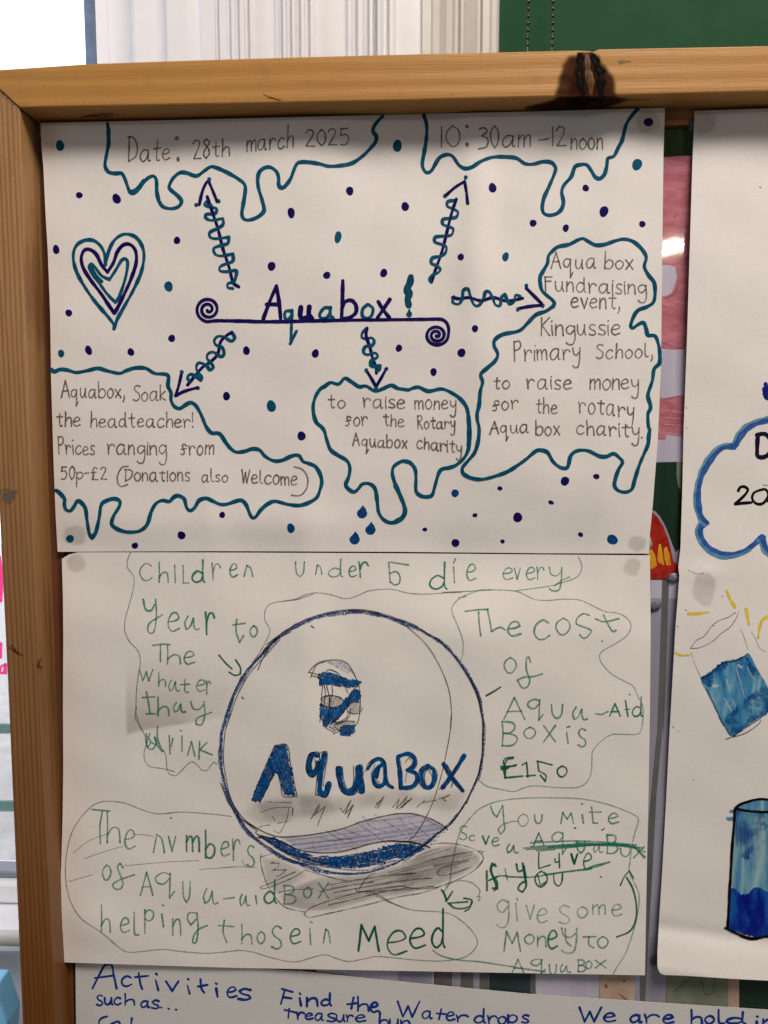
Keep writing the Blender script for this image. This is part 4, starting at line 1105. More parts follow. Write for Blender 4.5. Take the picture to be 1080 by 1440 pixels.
# ---------------- wave
i = ink2()
i.hatch("G3|340,270 540,252 680,224 800,184 1000,138 G4|80,138 180,166 240,197 270,226 200,290 150,308 80,295 0,290 G3|940,290 850,305 760,330 660,355 540,355 430,333", -8, 3.4, 1.9, jit=2.0, gap=0.25, bow=1.5)
i.k = 0; wv = Ink(S2, p2, 0.00009); wv.soft(parse("G3|320,262 540,250 680,222 800,180 1000,134 G4|80,134 180,162 240,194 272,226 200,288 150,310 80,297 0,292 G3|940,292 850,308 760,333 660,358 540,358 430,336")[0], 3, 2.0, 0.85, 0.3)
wv.build("wave_tone", soft_mat("violet_rubbed_crayon", srgb(104, 112, 176), 0.42, 500, 0.45))
i.hatch("G3|340,270 540,252 680,224 800,184 1000,138 G4|80,138 180,166 240,197 270,226 200,290 150,308 80,295 0,290 G3|940,290 850,305 760,330 660,355 540,355 430,333", 34, 12.0, 1.8, jit=3, gap=0.7)
wave = i.build("wave", m_vi, "wave across the bottom of the circle")
i = ink2(wave)
i.hatch("G3|120,165 200,225 215,245 170,215", 30, 1.6, 1.8)
i.build("crayon_scribble", m_vi)
i.draw("G3|800,150 850,210 930,240; 865,140 930,180 1010,230; 560,270 640,290 700,280 740,282; 640,235 720,270; 700,225 790,262; 1000,150 1040,200 1080,230; G4|60,180 130,230 180,270; 20,200 70,260", 1.8); i.build("crayon_scribble", m_vi)
i = ink2(wave)
BP = "G3|225,265 300,272 430,345 540,382 700,378 860,345 1000,305 G4|20,308 90,315 140,335 100,355 60,378 0,398 G3|1000,375 900,420 780,440 660,438 560,415 440,375 340,335 270,295"
i.hatch(BP, -9, 1.7, 2.4, jit=1.2, gap=0.08); i.hatch(BP, 8, 2.6, 2.2, jit=1.2, gap=0.12)
i.draw("G3|240,275 360,345 520,400 640,410 780,405 900,365 1080,320; 300,320 460,400 640,435", 3.2)
i.build("blue_band", m_blw)
i = ink2(wave)
i.draw("G3|350,380 480,418 620,440 760,455 850,450 960,405 G4|40,400 90,365 150,330", 1.7); i.build("blue_edge", m_bl)
i = ink2(wave, up=2)
i.draw("G3|75,90 130,165 200,215 270,250 340,267 440,262 540,250 680,222 800,180 920,150 1000,136 1060,136 G4|80,136 170,160 240,195 278,226; G3|210,255 340,290 430,335 540,355 660,353 760,330 850,305 940,290 1040,293; G3|205,270 240,268; 340,340 440,380 600,420", 1.4)
i.draw("G3|940,290 1060,293 G4|80,296 130,310 178,326; G4|0,292 80,300 170,322", 1.7); i.build("pen_line", m_bk)
# ---------------- pencil shadows
i = ink2()
i.soft(parse("F4|130,985 200,900 300,870 480,850 560,840 620,860 760,855 900,825 1080,815 G6|560,450 800,420 860,450 800,560 740,600 560,560 420,560 200,580 0,620 F4|500,1020 400,1050 260,1060")[0], 15, 3, 0.62, 0.4)
i.soft(parse("F4|450,850 560,840 660,850 700,960 600,1020 480,1010")[0], 14, 3, 0.45); i.soft(parse("F4|220,900 470,880 440,1030 300,1040")[0], 7, 3, 0.40)
shd = i.build("smudged_shadow", m_smudge, "smudged pencil shading under the letters")
i = ink2()
i.draw("G3|510,165 555,85 520,150 590,95 545,205; 560,95 540,130; 675,105 690,130 735,60 700,140 750,85 715,160 740,90; 870,100 920,40 885,105; 905,60 880,80; 1005,110 1060,60 1015,100 1075,55; G4|-30,100 5,55 -10,110 50,40 20,105 75,50; 105,100 150,60 140,75 215,60; 230,55 290,30 250,55 270,65", 1.5)
i.draw("G3|225,130 300,105 400,100; 215,215 240,205 280,200; 320,190 380,180; 385,105 375,160 350,220 330,245 300,230; 260,70 400,75; 290,150 310,180", 1.2)
i.draw("G3|408,105 404,148", 1.8); i.build("pencil_shading", m_pg, "pencil scribbles under the letters")
i = ink2()
SH = "G3|330,600 420,540 560,490 760,480 900,455 G4|60,400 160,325 300,305 400,330 465,375 462,410 425,450 330,500 200,550 60,590 G3|1000,600 860,620 640,680 500,690 370,660"
i.soft(parse(SH)[0], 4, 2.5, 0.85, 0.35)
i.soft(parse("G3|230,380 320,380 420,430 500,480 330,600 250,540")[0], 5, 3, 0.45)
i.soft(parse("G4|0,430 180,330 330,320 440,360 420,420 300,480 120,540 0,560")[0], 12, 3, 0.5, 0.5)
shb = i.build("ground_shadow", m_smudge, "pencil shadow under the circle")
i = ink2(shb)
i.hatch("G4|-60,440 160,340 330,330 420,360 400,400 250,470 100,520 -60,540", -15, 2.6, 1.6, jit=3, gap=0.25)
i.hatch("G3|640,540 900,500 1080,470 1080,560 900,590 660,620", -10, 3.0, 1.4, jit=4, gap=0.2); i.build("pencil_hatching", m_pgl)
i = ink2(shb)
i.draw("""G3|225,550 300,520 360,490 420,465; 225,550 240,560 330,530 420,490 480,450; G3|470,700 500,720 600,700 800,655 G4|0,605 120,585 220,555; G3|470,700 520,660 650,615 800,575 1000,545 G4|80,555 200,545;
G3|610,650 700,630 800,605 940,570 1060,552; G3|230,360 225,400 240,470 265,540 310,610 360,660 420,680 480,690; G3|310,355 230,380; G3|300,410 280,415 330,415 320,440 290,455 370,452 340,480 315,490;
G3|600,540 760,510 900,490 1080,470; G3|560,575 700,545 860,520; G3|780,560 820,500 870,470; 760,555 800,575 1080,560; G3|330,580 400,565 520,560; G3|480,455 640,500 740,520; G3|860,590 940,630 1060,675;
G4|180,310 260,302 350,312 430,338 475,372 472,408 435,450 350,500 250,540 200,555; G4|450,345 480,350 470,365; G4|440,440 475,400; G4|220,470 240,445 300,425 390,400; 220,470 240,485 320,470 400,440; G4|0,480 100,472; 0,520 100,505 190,500; 30,545 120,560 230,550; G4|150,405 250,380 420,350; 200,430 340,400""", 1.5, var=0.3)
i.build("pencil_line", m_pg)
# ---------------- green writing
def gw(k, spec, lab, mat=None, w=2.1, extra=None):
    i = ink2(); w *= 1.08
    if spec: boxes(i, k, spec, w)
    if extra: i.draw(extra, w)
    i.build("crayon_word", mat or m_gr, 'green crayon word "%s"' % lab)
gw('F1', "C 107 88 175 185; h 215 80 266 195; I 303 98 306 197; L 350 100 383 200; *d 400 68 470 193; r 512 88 560 188; e 615 92 655 165; N2 693 100 742 162", "children", w=2.0)
gw('F2', "U 62 80 112 165; N2 175 97 211 150; d 248 65 328 165; e 365 105 405 165; *r 418 78 470 165", "under", w=1.9)
gw('F2', None, "5", extra="F2|597,82 697,97; 587,82 590,130 595,195; 592,145 630,135 650,165 645,200 620,210 600,195")
gw('F2', "*d 818 82 915 233; I 951 108 957 198; e 1028 95 1078 185", "die", w=2.0, extra="F2|962,62 952,88")
gw('F3', "e 352 115 405 180; v 413 115 447 178; e 483 112 530 180; r 540 108 580 180; y 610 110 680 243", "every", w=1.8, extra="F3|640,215 680,185 725,165")
gw('F1', "Y 125 290 235 474; e 268 368 330 470; @ 360 385 440 462; *r 475 362 525 488", "year", w=2.3)
gw('F1', "o 727 440 767 500", "to", w=2.3, extra="F1|630,435 700,425; 652,402 648,470 668,532; 668,532 690,495")
gw('F1', "h 262 548 335 655; e 358 585 415 655", "the", w=2.3, extra="F1|180,550 240,543 275,546; 223,545 222,640")
gw('F1', "w 105 685 180 750; h 213 703 252 780; @ 270 745 330 808; t 335 742 385 815; e 428 745 475 808; r 480 748 505 825", "whater", w=1.8)
gw('J', "h 312 120 405 278; @ 445 168 545 250; Y 588 158 765 350", "thay", w=2.4, extra="J|215,75 235,180 245,258; 182,125 230,120 285,120; 215,262 290,262")
i = ink2(); i.draw("J|215,430 212,500 228,550; 245,430 225,480 212,540; 250,500 290,520; 225,550 250,500 225,455; 240,560 275,555 300,500 285,455", 2.0); i.draw("J|310,370 308,460 330,530 355,578; 285,460 310,530 350,580", 2.4); i.draw("J|408,445 415,600; 438,470 425,540; 562,612 595,497; 595,497 625,620; 665,495 658,645; 725,505 665,565; 665,565 770,608", 2.3); i.draw("J|515,450 516,578; 500,402 512,408", 2.0)
i.build("crayon_word", m_gr, 'green crayon word "drink"')
i = ink2(); i.draw("F1|552,605 590,650 625,682; 645,630 672,675 672,708; 672,712 640,718 608,700", 2.4); i.build("small_arrow", m_grd)
gw('F3', "e 380 418 450 497", "the", w=2.3, extra="F3|138,358 200,350 265,347; 212,362 216,430 225,497; 262,348 275,410 285,472; 285,472 330,448 362,463")
gw('F3', "c 525 408 612 515; o 648 397 726 487", "cost", w=2.2, extra="F3|835,380 800,372 765,400 765,430 800,445 845,465 830,495 805,510 780,490; 870,400 920,417 1000,400; 915,378 945,440 968,472 985,465")
gw('F3', "o 357 618 423 703", "of", w=2.2, extra="F3|505,645 495,615 482,625 482,690 500,745 485,785 455,785 430,745 470,728 520,725 570,710")
i = ink2(); i.draw("F3|255,833 300,808 335,785", 2.6); i.build("dash", m_grd)
gw('F3', "A 355 843 472 965; q 492 853 575 970; U 622 882 685 960; @ 742 898 825 968", "aqua", w=2.2, extra="F3|872,935 905,938 940,922")
gw('G1', "*A 790 118 850 188; *d 918 78 975 190; *I 880 100 893 190", "aid", w=1.7, extra="G1|873,150 905,148; 900,64 906,68")
gw('G1', "B 185 218 270 355; o 308 250 372 312; x 418 240 485 333; I 548 278 556 340; s 612 258 655 360", "box is", w=2.1, extra="G1|550,250 565,246")
i = ink2(); i.draw("G1|248,420 205,425 192,450 205,480 200,535; 245,425 215,432 200,460 195,500 205,535; 200,535 300,525; 180,485 265,462; 178,472 260,468; 190,490 220,480", 2.6); i.draw("G1|297,462 322,448; 322,448 330,530; 320,525 372,520; 380,440 420,450 465,462; 385,445 390,490; 390,495 430,520 428,555; 428,555 400,520", 2.3); boxes(i, 'G1', "o 495 468 549 527", 2.2)
i.build("crayon_word", m_grd, 'green crayon price "£150"')
gw('G5', "U 367 142 410 192; M 515 130 587 192; I 635 143 642 190; e 785 135 840 192", "you mite", w=2.0, extra="G5|120,95 135,135 155,155; 188,90 155,155; 188,90 195,180 200,220 178,252 163,225 185,200 215,188; 688,98 697,188; 697,188 722,190; 677,128 742,127")
i = ink2(); boxes(i, 'G5', "o 275 138 332 205", 1.8); i.draw("G5|215,190 240,180 275,180", 1.6); i.build("crayon_letter", m_gy)
gw('G4', "s 345 205 385 283; c 400 258 432 288; *v 475 262 510 308; e 530 272 567 318", "save", w=1.9)
gw('G4', "@ 612 308 675 358", "a", w=2.0)
gw('G5', "A 362 245 420 315; q 468 240 545 365; U 605 290 650 358; @ 700 310 750 355; B 775 255 835 360; U 850 330 905 378; x 925 320 985 385", "aqua box, crossed out", w=2.0)
i = ink2(); i.draw("G5|305,330 500,322 760,312 880,318 990,352; 345,300 600,290 800,300 940,312; 320,338 550,328 780,308 980,330; 345,322 600,312 880,312; 560,322 760,308 960,330; 600,300 900,312; 950,345 990,380; 380,345 480,338", 2.2)
i.draw("G5|450,325 600,312 800,312 930,322", 4.2); i.build("crossing_out", m_gr)
gw('G5', "*v 572 362 608 418; e 645 362 690 450", "live", m_grd, w=2.1, extra="G5|392,355 390,400 392,445; 392,445 455,425; 505,360 508,440; 482,390 485,410 505,405")
i = ink2(); i.draw("G5|150,432 128,415 118,450 135,500 150,540 142,568; 145,420 125,440 130,480 155,520 158,560 130,555; 110,512 160,490; 98,458 100,570", 2.7); i.draw("G5|265,420 275,460 300,455; 300,415 310,480 320,540 300,578 275,560 290,530 320,515; 308,430 318,500", 3.0); boxes(i, 'G5', "o 370 460 438 545; U 474 475 525 543", 2.3); i.draw("G5|385,480 400,540 430,520", 1.8)
i.draw("G5|160,490 210,482; 200,445 215,512", 1.3); i.build("crayon_word", m_grd, 'green crayon words "if you", crossed out')
i = ink2(); i.draw("G5|170,485 300,495 400,487 530,465 690,440 790,410; 420,478 560,462 690,448; 640,455 700,430 790,408; 210,492 330,492", 2.2); i.build("crossing_out", m_gr)
gw('G5', "g 155 622 222 775; I 262 640 270 738; v 320 652 365 730; e 385 672 440 750; s 503 652 562 755; o 608 660 665 720; m 695 648 765 702; e 805 648 858 712", "give some", m_grl, 1.9, extra="G5|268,612 272,625")
gw('G5', "M 195 798 288 912; o 312 815 365 868; n 385 825 432 885; *e 443 795 495 895", "money", w=2.1)
gw('G5', "y 520 780 605 920", "y", m_grl, 2.4, extra="G5|540,785 545,850 570,880")
gw('G5', "o 722 828 780 890", "to", w=2.2, extra="G5|642,830 712,828; 675,828 672,870 700,892")
gw('G5', "A 240 955 308 1035; q 350 955 425 1035; U 450 985 490 1045; @ 512 985 570 1030; B 612 958 655 1025; o 655 965 690 1008; x 708 960 770 1005", "aqua box", w=1.9)
i = ink2(); i.draw("G4|195,905 240,935 330,958 460,970 560,985 640,997 700,1008 830,1025", 2.0); i.build("underline", m_gr)
i = ink2(); i.draw("G5|850,540 870,495 900,458; 900,458 925,500", 2.0); i.draw("G5|885,495 920,560 940,650 935,740 900,800 830,830", 2.5); i.build("curved_arrow", m_grd)
i = ink2(); i.draw("G4|243,565 265,600 270,630; 270,630 305,575; 255,570 268,620; 280,640 390,632; 285,642 320,668 375,668 410,650 412,622 370,612; 415,630 400,670 375,685", 2.5); i.build("small_arrow", m_grd)
gw('G2', "h 283 162 355 340; e 385 270 440 375", "the", w=2.0, extra="G2|197,153 298,162; 255,165 242,250 245,345")
gw('G2', "N2 543 293 605 395; v 628 305 668 388; *m 728 300 800 388; *b 838 272 888 425; e 925 335 970 415; r 988 318 1030 438", "numbers", w=2.1)
gw('G3', "s 150 315 190 435", "s", w=2.1)
gw('G2', "o 257 465 303 548", "of", w=2.1, extra="G2|372,480 355,455 342,480 360,530 372,570 355,600 325,598 315,575 350,550 435,520")
gw('G2', "A 470 505 540 635; q 558 508 662 652; U 708 558 750 675; @ 826 598 905 685; - 938 648 998 655", "aqua", w=2.1)
gw('G3', "@ 110 590 165 655; I 198 598 205 645; *d 247 508 315 640", "aid", w=2.1)
gw('G3', "B 358 540 425 645; o 468 550 512 608; x 552 525 608 610", "box", w=2.1)
gw('G2', "h 250 690 300 843; e 360 765 407 845; l 435 730 460 858; p 495 718 542 850; I 590 740 600 812; n 652 768 697 862; G 735 735 845 900", "helping", w=2.1, extra="G2|592,690 603,694")
gw('G3', "h 120 758 177 870; o 207 800 250 865; s 288 768 342 898; *e 395 785 450 868; I 502 782 508 872; N2 580 785 618 862", "those in", w=2.0, extra="G3|-10,765 75,772; 22,735 15,800 35,860; 505,745 518,750")
gw('G3', "*M 775 762 890 908; e 943 798 1048 930", "nee", m_grd, w=2.3)
gw('G4', "*e 70 785 152 893; *d 190 672 262 888", "ed", m_grd, w=2.3)
i = ink2(); i.draw("F2|150,440 165,450; F1|680,840 690,850; G5|738,490 742,494; G2|640,200 645,202; F3|905,524 910,528; G5|745,230 760,220; G5|630,80 640,84; G5|590,215 600,220", 1.5); i.build("speck", m_bk)
grease(S2, p2, 107, 792, 14, 14); grease(S2, p2, 889, 797, 13, 14)
# ================================================================== poster 4 (right), tall sheet
def d4(u, v):
    r = 1.5 * wob(u * 1.1 + 50, v) + 0.0007 * g(u, 1030, 40) * g(v, 900, 200) + 0.0008 * g(v, 205, 30)
    cr = 1322 + (u - 925) * 0.12
    if v > cr: r += min(0.006, (v - cr) * 0.00011)
    r -= 0.0008 * g(v, cr, 12)
    r += 0.0009 * g(v, 803, 14) * g(u, 985, 26)
    return r
S4 = Surf(-0.0052, d4)
q4 = S4.p(1240, 1385)
p4 = empty("cloud_poster", (q4.x, -0.0052, q4.z), "tall white poster with a painted blue cloud and water jar, right of the board", "poster")
sheet("paper_sheet", S4, [(977, 156), (1080, 152.5), (1560, 139)], [(934, 1371), (960, 1372), (1040, 1377), (1080, 1379), (1520, 1400)],
      [(977, 156), (974, 220), (970, 350), (966, 480), (961.5, 600), (959.5, 690), (957, 770), (953.5, 800), (955.5, 806), (954, 830), (950, 880), (945.5, 960), (941, 1040), (936, 1140), (931, 1230), (926.5, 1300), (924.5, 1340), (924.5, 1360), (927, 1368), (934, 1371)],
      [(1560, 139), (1520, 1400)], 110, 200, m_paper, p4)
def ink4(par=None, up=0):
    ink4.k += 1
    return Ink(S4, par or p4, 0.00010 + 3e-6 * ink4.k + 0.00013 * up)
ink4.k = 0
m_mb = ink_mat("blue_marker", srgb(44, 92, 168), 0.3, alpha=0.88)
m_mbl = ink_mat("pale_blue_marker", srgb(96, 152, 186), 0.2, alpha=0.75)
CL = "H3|1400,60 1240,40 1160,52 1080,70 1000,90 920,130 860,190 810,275; 790,290 700,300 640,350 580,430 530,520 505,600 492,700 500,800 520,880 565,930; 560,930 515,970 510,1020 540,1090 600,1150 680,1190 760,1200 850,1180 940,1130 1025,1055; 1030,1050 1050,1110 1080,1160 1160,1210 1260,1200"
i = ink4()
for st in parse(CL): i.stroke([(x - 3.0, y - (3.0 if y < 700 else -3.0)) for x, y in st], 6.5, var=0.2)
i.draw("H3|500,940 480,1000 500,1080 570,1170 670,1220 760,1220 850,1200 930,1160; 470,680 465,780 500,890", 5); cl0 = i.build("cloud", m_mbl, "painted blue cloud outline")
i = ink4(cl0); i.draw(CL, 7.2, var=0.14); i.draw("H3|800,300 775,275 755,285; H3|572,935 555,925; H3|1050,1050 1010,1055", 5); i.build("dark_outline", m_mb)
m_ink4 = ink_mat("black_blue_marker", srgb(14, 12, 44), 0.3)
m_black = ink_mat("black_marker", srgb(8, 7, 9), 0.2)
i = ink4(); i.draw("H3|995,190 990,270 988,360; 988,190 1040,180 1080,200 1110,270 1085,350 1040,378 1000,375", 5.8); i.build("marker_letter", m_ink4)
i = ink4(); i.draw("H3|830,660 845,632 880,626 910,650 890,690 850,730 805,770; 805,772 870,765 940,760", 4.2); i.draw("H3|1010,655 960,680 948,730 985,770 1040,765 1085,700 1060,650 1010,655; 1080,750 1120,745; 1120,640 1150,620 1180,660 1110,765 1200,760", 3.8); i.build("marker_number", m_black)
i = ink4(); i.draw("H2|1048,1000 1080,985; 1050,1040 1090,1060; 1045,1000 1065,1070 1100,1080; H2|1060,960 1090,1050", 6); i.build("marker_letter", ink_mat("ultramarine_marker", srgb(22, 34, 128), 0.4))
i = ink4(); i.draw("H1|1010,735 1020,745; H2|388,1155 394,1165; H2|388,1325 392,1330; H3|1040,610 1090,618; H4|690,230 700,235; H4|385,345 395,350; H4|315,480 325,490; H4|275,1330 282,1340; H4|318,1368 324,1372; H5|450,575 455,580", 1.3); i.build("speck", m_pg)
m_yel = ink_mat("yellow_crayon", srgb(232, 206, 76), 0.15, alpha=0.85)
i = ink4(); i.draw("H4|730,180 760,250 800,320; 410,378 470,378 575,365; 895,335 908,400 920,470; 1100,390 1035,430 1010,500 998,580; 298,705 340,728 415,727", 4.0, var=0.25); i.build("sun_ray", m_yel, "yellow crayon rays")
i = ink4(); i.draw("H4|425,670 480,600 540,570 610,480 670,435 740,410 800,372; 425,670 500,665 600,620 680,550 760,490 810,420 833,362; 1030,440 1005,520 997,590; 615,475 622,480; 795,370 808,375", 1.3)
i.draw("H4|430,700 470,820 515,920; 850,510 880,580 910,680; 940,530 980,600 1010,670 1060,700; 405,10 450,30 480,42 540,36", 0.9); i.build("pencil_line", m_pg)
# tilted blue box
m_wc = wash_mat("blue_watercolour", srgb(36, 104, 164), srgb(74, 142, 184), srgb(134, 180, 200), 85, (1, 1, 0.3))
m_wc2 = pencil_mat("deep_blue_watercolour", srgb(20, 92, 160), 0.42, 0.66, 0.8, 90, 0.0)
BX = "H4|520,928 600,878 690,800 740,785 820,770 912,728 1080,1010 1120,1080 1080,1200 930,1290 780,1412 700,1300 620,1130 560,1010"
i = ink4(); i.hatch(BX, 62, 2.2, 4.5, jit=0.5); bxo = i.build("blue_box", m_wc, "tilted square painted in blue watercolour")
i = ink4(bxo, up=1); i.hatch("H4|520,928 600,878 690,800 740,785 720,830 640,900 600,960 570,1000; 900,740 960,830 1080,1010 1120,1080 1080,1160 1000,1010 930,880; 720,1270 900,1100 1000,1010 1080,1100 1080,1200 930,1290 780,1412", 40, 2.4, 3.6, jit=0.8); i.draw("H4|740,1290 860,1160 990,1010", 2.5); i.build("deep_wash", m_wc2)
i = ink4(bxo, up=2); i.draw("H4|520,920 600,880 690,800 740,787 820,770 880,737 912,712", 1.5); i.draw("H4|560,1010 620,1130 700,1300 770,1410; 725,1435 780,1415 860,1360 1000,1270 1080,1200; 790,1418 900,1380 1010,1300 1015,1270", 1.0); i.build("pen_line", m_bk)
i = ink4(bxo, up=2); i.draw("H4|810,830 850,970 878,1080; 905,830 940,900 975,945; 780,1100 808,1170; 710,1090 770,1200; 725,930 745,990", 1.3); i.draw("H4|620,990 650,985; 830,815 855,830", 4); i.build("white_highlight", pencil_mat("white_gouache", (0.75, 0.77, 0.78, 1), 0.3, 0.6, 0.7, 900, 0.1))
# water jar
m_j1 = wash_mat("jar_wash", srgb(46, 98, 166), srgb(86, 142, 178), srgb(146, 182, 188), 85, (1, 1, 0.16))
m_j2 = pencil_mat("jar_wash_blue", srgb(44, 92, 165), 0.42, 0.68, 0.8, 55, 0.0)
m_j3 = wash_mat("jar_water_blue", srgb(4, 14, 110), srgb(8, 38, 140), srgb(24, 84, 160), 70, (1, 1, 0.35), 1.0)
XR4 = 1880
i = ink4(); i.hatch("H5|800,850 880,845 1000,850 1080,852 1400,840 1380,1440 H6|1360,330 1080,335 1000,300 960,312 920,345 850,355 800,315 775,300 H5|790,1200", 88, 2.2, 4.6, jit=0.4)
i.hatch("H5|815,820 850,795 960,758 1020,750 1300,760 1400,820 1080,848 900,838", 0, 2.0, 4.0, jit=0.3); jar = i.build("water_jar", m_j1, "jar of dark blue water drawn in black marker")
i = ink4(jar, up=1); i.hatch("H5|805,850 1080,860 1080,1100 960,1180 900,1240 810,1200; H5|1000,900 1300,900 1300,1100 1050,1000", 88, 2.0, 3.8, jit=1.2, gap=0.15); i.build("upper_wash", m_j2)
i = ink4(jar, up=1); i.hatch("H6|768,302 800,312 850,362 920,350 965,312 1000,300 1060,330 1200,345 1360,330 1340,690 1200,705 1080,692 980,698 860,668 745,628", 80, 1.6, 3.2, jit=0.3)
i.draw("H6|768,302 800,308 820,345 860,362 920,350 955,308 1000,298 1080,340", 3.2); i.build("dark_water", m_j3)
i = ink4(jar, up=2); i.draw("H5|800,832 795,950 782,1100 772,1250 762,1440 H6|757,300 750,450 740,632; H5|805,818 850,785 920,762 960,750 1020,742 1100,748 1300,765 1400,820; H5|808,822 880,838 1000,850 1080,850 1300,840 1400,825; H6|720,630 780,660 850,692 910,712 980,718 1080,702 1250,715 1345,690; H5|1400,820 1380,1440 H6|1345,690", 3.6, var=0.1); i.draw("H6|850,695 920,720 990,720", 4); i.build("marker_outline", m_black)
i = ink4(jar); i.draw("H5|740,905 760,915; 765,848 785,842; H5|770,905 780,912", 5); i.build("paint_smudge", m_mbl)
grease(S4, p4, 990, 172, 18, 17); grease(S4, p4, 990, 828, 17, 24)
# ================================================================== poster 3 (bottom)
def d3(u, v): return 0.8 * wob(u + 100, v + 200)
S3 = Surf(-0.0032, d3)
q3 = S3.p(700, 1900)
p3 = empty("activities_poster", (q3.x, -0.0032, q3.z), "greyish poster with blue marker handwriting listing activities, along the bottom of the board", "poster")
m_paper3 = paper_mat("cool_white_paper", (0.66, 0.655, 0.65, 1))
sheet("paper_sheet", S3, [(106, 1352), (300, 1358), (430, 1366), (500, 1374), (600, 1384), (740, 1397.5), (935, 1410.5), (1080, 1420), (1560, 1450)],
      [(112, 1900), (1540, 1960)], [(106, 1352), (112, 1900)], [(1560, 1450), (1540, 1960)], 140, 50, m_paper3, p3)
m_bm = ink_mat("royal_blue_marker", srgb(24, 54, 140), 0.3)
k3 = [0]
def ink3():
    k3[0] += 1; return Ink(S3, p3, 0.00010 + 2e-6 * k3[0])
def bw(txt, lab, w=3.3):
    i = ink3(); i.draw(txt, w, var=0.2); i.build("marker_word", m_bm, 'blue marker word "%s"' % lab)
def bb(k, spec, lab, w=3.2, extra=None):
    i = ink3(); boxes(i, k, spec, w)
    if extra: i.draw(extra, w)
    i.build("marker_word", m_bm, 'blue marker word "%s"' % lab)
bb('I1', "c 243 98 285 140; I 387 115 398 158; v 430 120 483 160; I 521 138 530 172; e 690 145 728 188; s 735 152 787 198; I 642 150 648 185", "activities",
   extra="I1|120,150 145,100 170,52; 172,52 200,52 210,95 222,150; 130,106 210,95; 315,85 322,130 330,152; 300,102 355,97; 388,88 392,91; 522,110 526,112; 576,112 580,150 592,168; 565,142 605,135; 640,128 645,131")
bb('I1', "s 138 178 162 222; u 172 190 205 218; c 212 188 240 218; h 258 172 297 220; a 325 203 360 230; s 370 200 400 235", "such as", w=2.8, extra="I1|408,230 412,231; 440,235 444,236; 471,239 475,240")
bw("I1|145,330 148,290 160,275 182,268; 286,275 280,340; 200,300 230,290 240,320", "s")
bb('I2', "I 124 190 130 222; n 155 190 200 225; d 215 170 258 222", "find", extra="I2|62,155 52,190 45,215; 50,152 95,165; 55,187 90,192; 124,170 128,174")
bb('I2', "h 370 185 415 245; e 425 210 455 250", "the", extra="I2|325,217 365,212; 352,188 342,235; 460,248 464,258")
bb('I2', "W 538 205 630 270; a 642 245 682 277; e 745 250 778 285; r 785 262 835 290; d 862 235 907 295; r 918 265 957 300; o 962 268 995 300; p 1004 262 1040 330", "waterdrops", w=3.0, extra="I2|702,255 738,258; 722,237 712,280")
bb('I3', "s 42 262 70 295", "drops", w=3.0)
bb('I2', "r 112 250 145 280; e 150 255 180 280; a 190 255 225 285; s 240 255 275 290; u 280 262 315 290; r 322 262 350 290; e 362 262 402 290", "treasure", w=2.8, extra="I2|60,240 110,252; 80,235 76,275")
bb('I2', "b 462 255 497 310; u 505 280 545 315; n 552 285 590 320", "bu", w=2.8)
bb('I3', "W 285 230 377 290; e 390 255 437 290", "we")
bb('I3', "a 500 262 547 293; r 560 260 620 295; e 640 262 682 297", "are")
bb('I3', "h 757 240 802 298; o 815 265 852 298; l 872 240 895 297; d 905 250 985 298; I 1032 290 1036 320; n 1060 280 1100 315", "holding", extra="I3|1033,268 1037,269")
i = ink3(); i.draw("I1|150,345 180,330; 330,330 420,335 520,350", 3); i.build("marker_word", m_bm)

# ================================================================== laminated photo prints behind the posters
def glossy(name, build):
    m, nt, b = newmat(name); b.inputs["Roughness"].default_value = 0.035; b.inputs["Specular IOR Level"].default_value = 0.6
    nt.links.new(build(nt), b.inputs["Base Color"]); return m
def mottled(c1, c2, scale=60, sc=(1, 1, 1), dist=0.5):
    return lambda nt: mixc(nt, maprange(nt, noise(nt, coords(nt, sc), scale, 4, 0.6, dist), 0.35, 0.65), c1, c2)
def dprint(u, v): return 0.00025 * math.sin(v / 33) + 0.0002 * math.sin(u / 19 + v / 47)
SP = Surf(-0.0012)
m_pinkp = glossy("pink_fabric_print", mottled(srgb(196, 128, 142), srgb(168, 96, 108), 55, (1, 1, 2.2), 1.2))
m_lil = glossy("lilac_white_print", mottled(srgb(196, 190, 208), srgb(176, 172, 190), 30, (1, 1, 0.2)))
m_grn = glossy("dark_green_print", mottled(srgb(28, 54, 38), srgb(22, 42, 32), 80, (1, 1, 0.2)))
m_red = glossy("red_print", mottled(srgb(176, 44, 28), srgb(140, 26, 20), 120))
m_yl = glossy("yellow_print", mottled(srgb(222, 176, 40), srgb(200, 120, 30), 140, (2, 1, 0.5)))
m_gry = glossy("grey_print", mottled(srgb(104, 104, 104), srgb(92, 92, 94), 40))
m_lg = glossy("lilac_grey_print", mottled(srgb(158, 156, 176), srgb(142, 140, 158), 30, (1, 1, 0.2)))
m_slate = glossy("slate_print", mottled(srgb(48, 66, 70), srgb(36, 52, 54), 30))
m_bge = glossy("beige_print", mottled(srgb(190, 168, 152), srgb(176, 148, 132), 60))
m_gg = glossy("green_grey_print", mottled(srgb(128, 134, 116), srgb(112, 120, 104), 50))
def photo_sheet(name, label, cor, mat, nu=6, nv=20, surf=SP):
    q = surf.p(*cor[2])
    e_ = empty(name, (q.x, surf.y0, q.z), label, "photo print")
    tl, tr, br, bl = cor
    sheet("print_sheet", surf, [tl, tr], [bl, br], [tl, bl], [tr, br], nu, nv, mat, e_, thick=0.0003)
    return e_
def patch(par, surf, txt, mat, lab=None, k=[0]):
    for st in parse(txt):
        k[0] += 1
        i = Ink(surf, par, 0.00006 + k[0] * 1.5e-6); 
        i.poly(st); i.build("printed_patch", mat, lab)
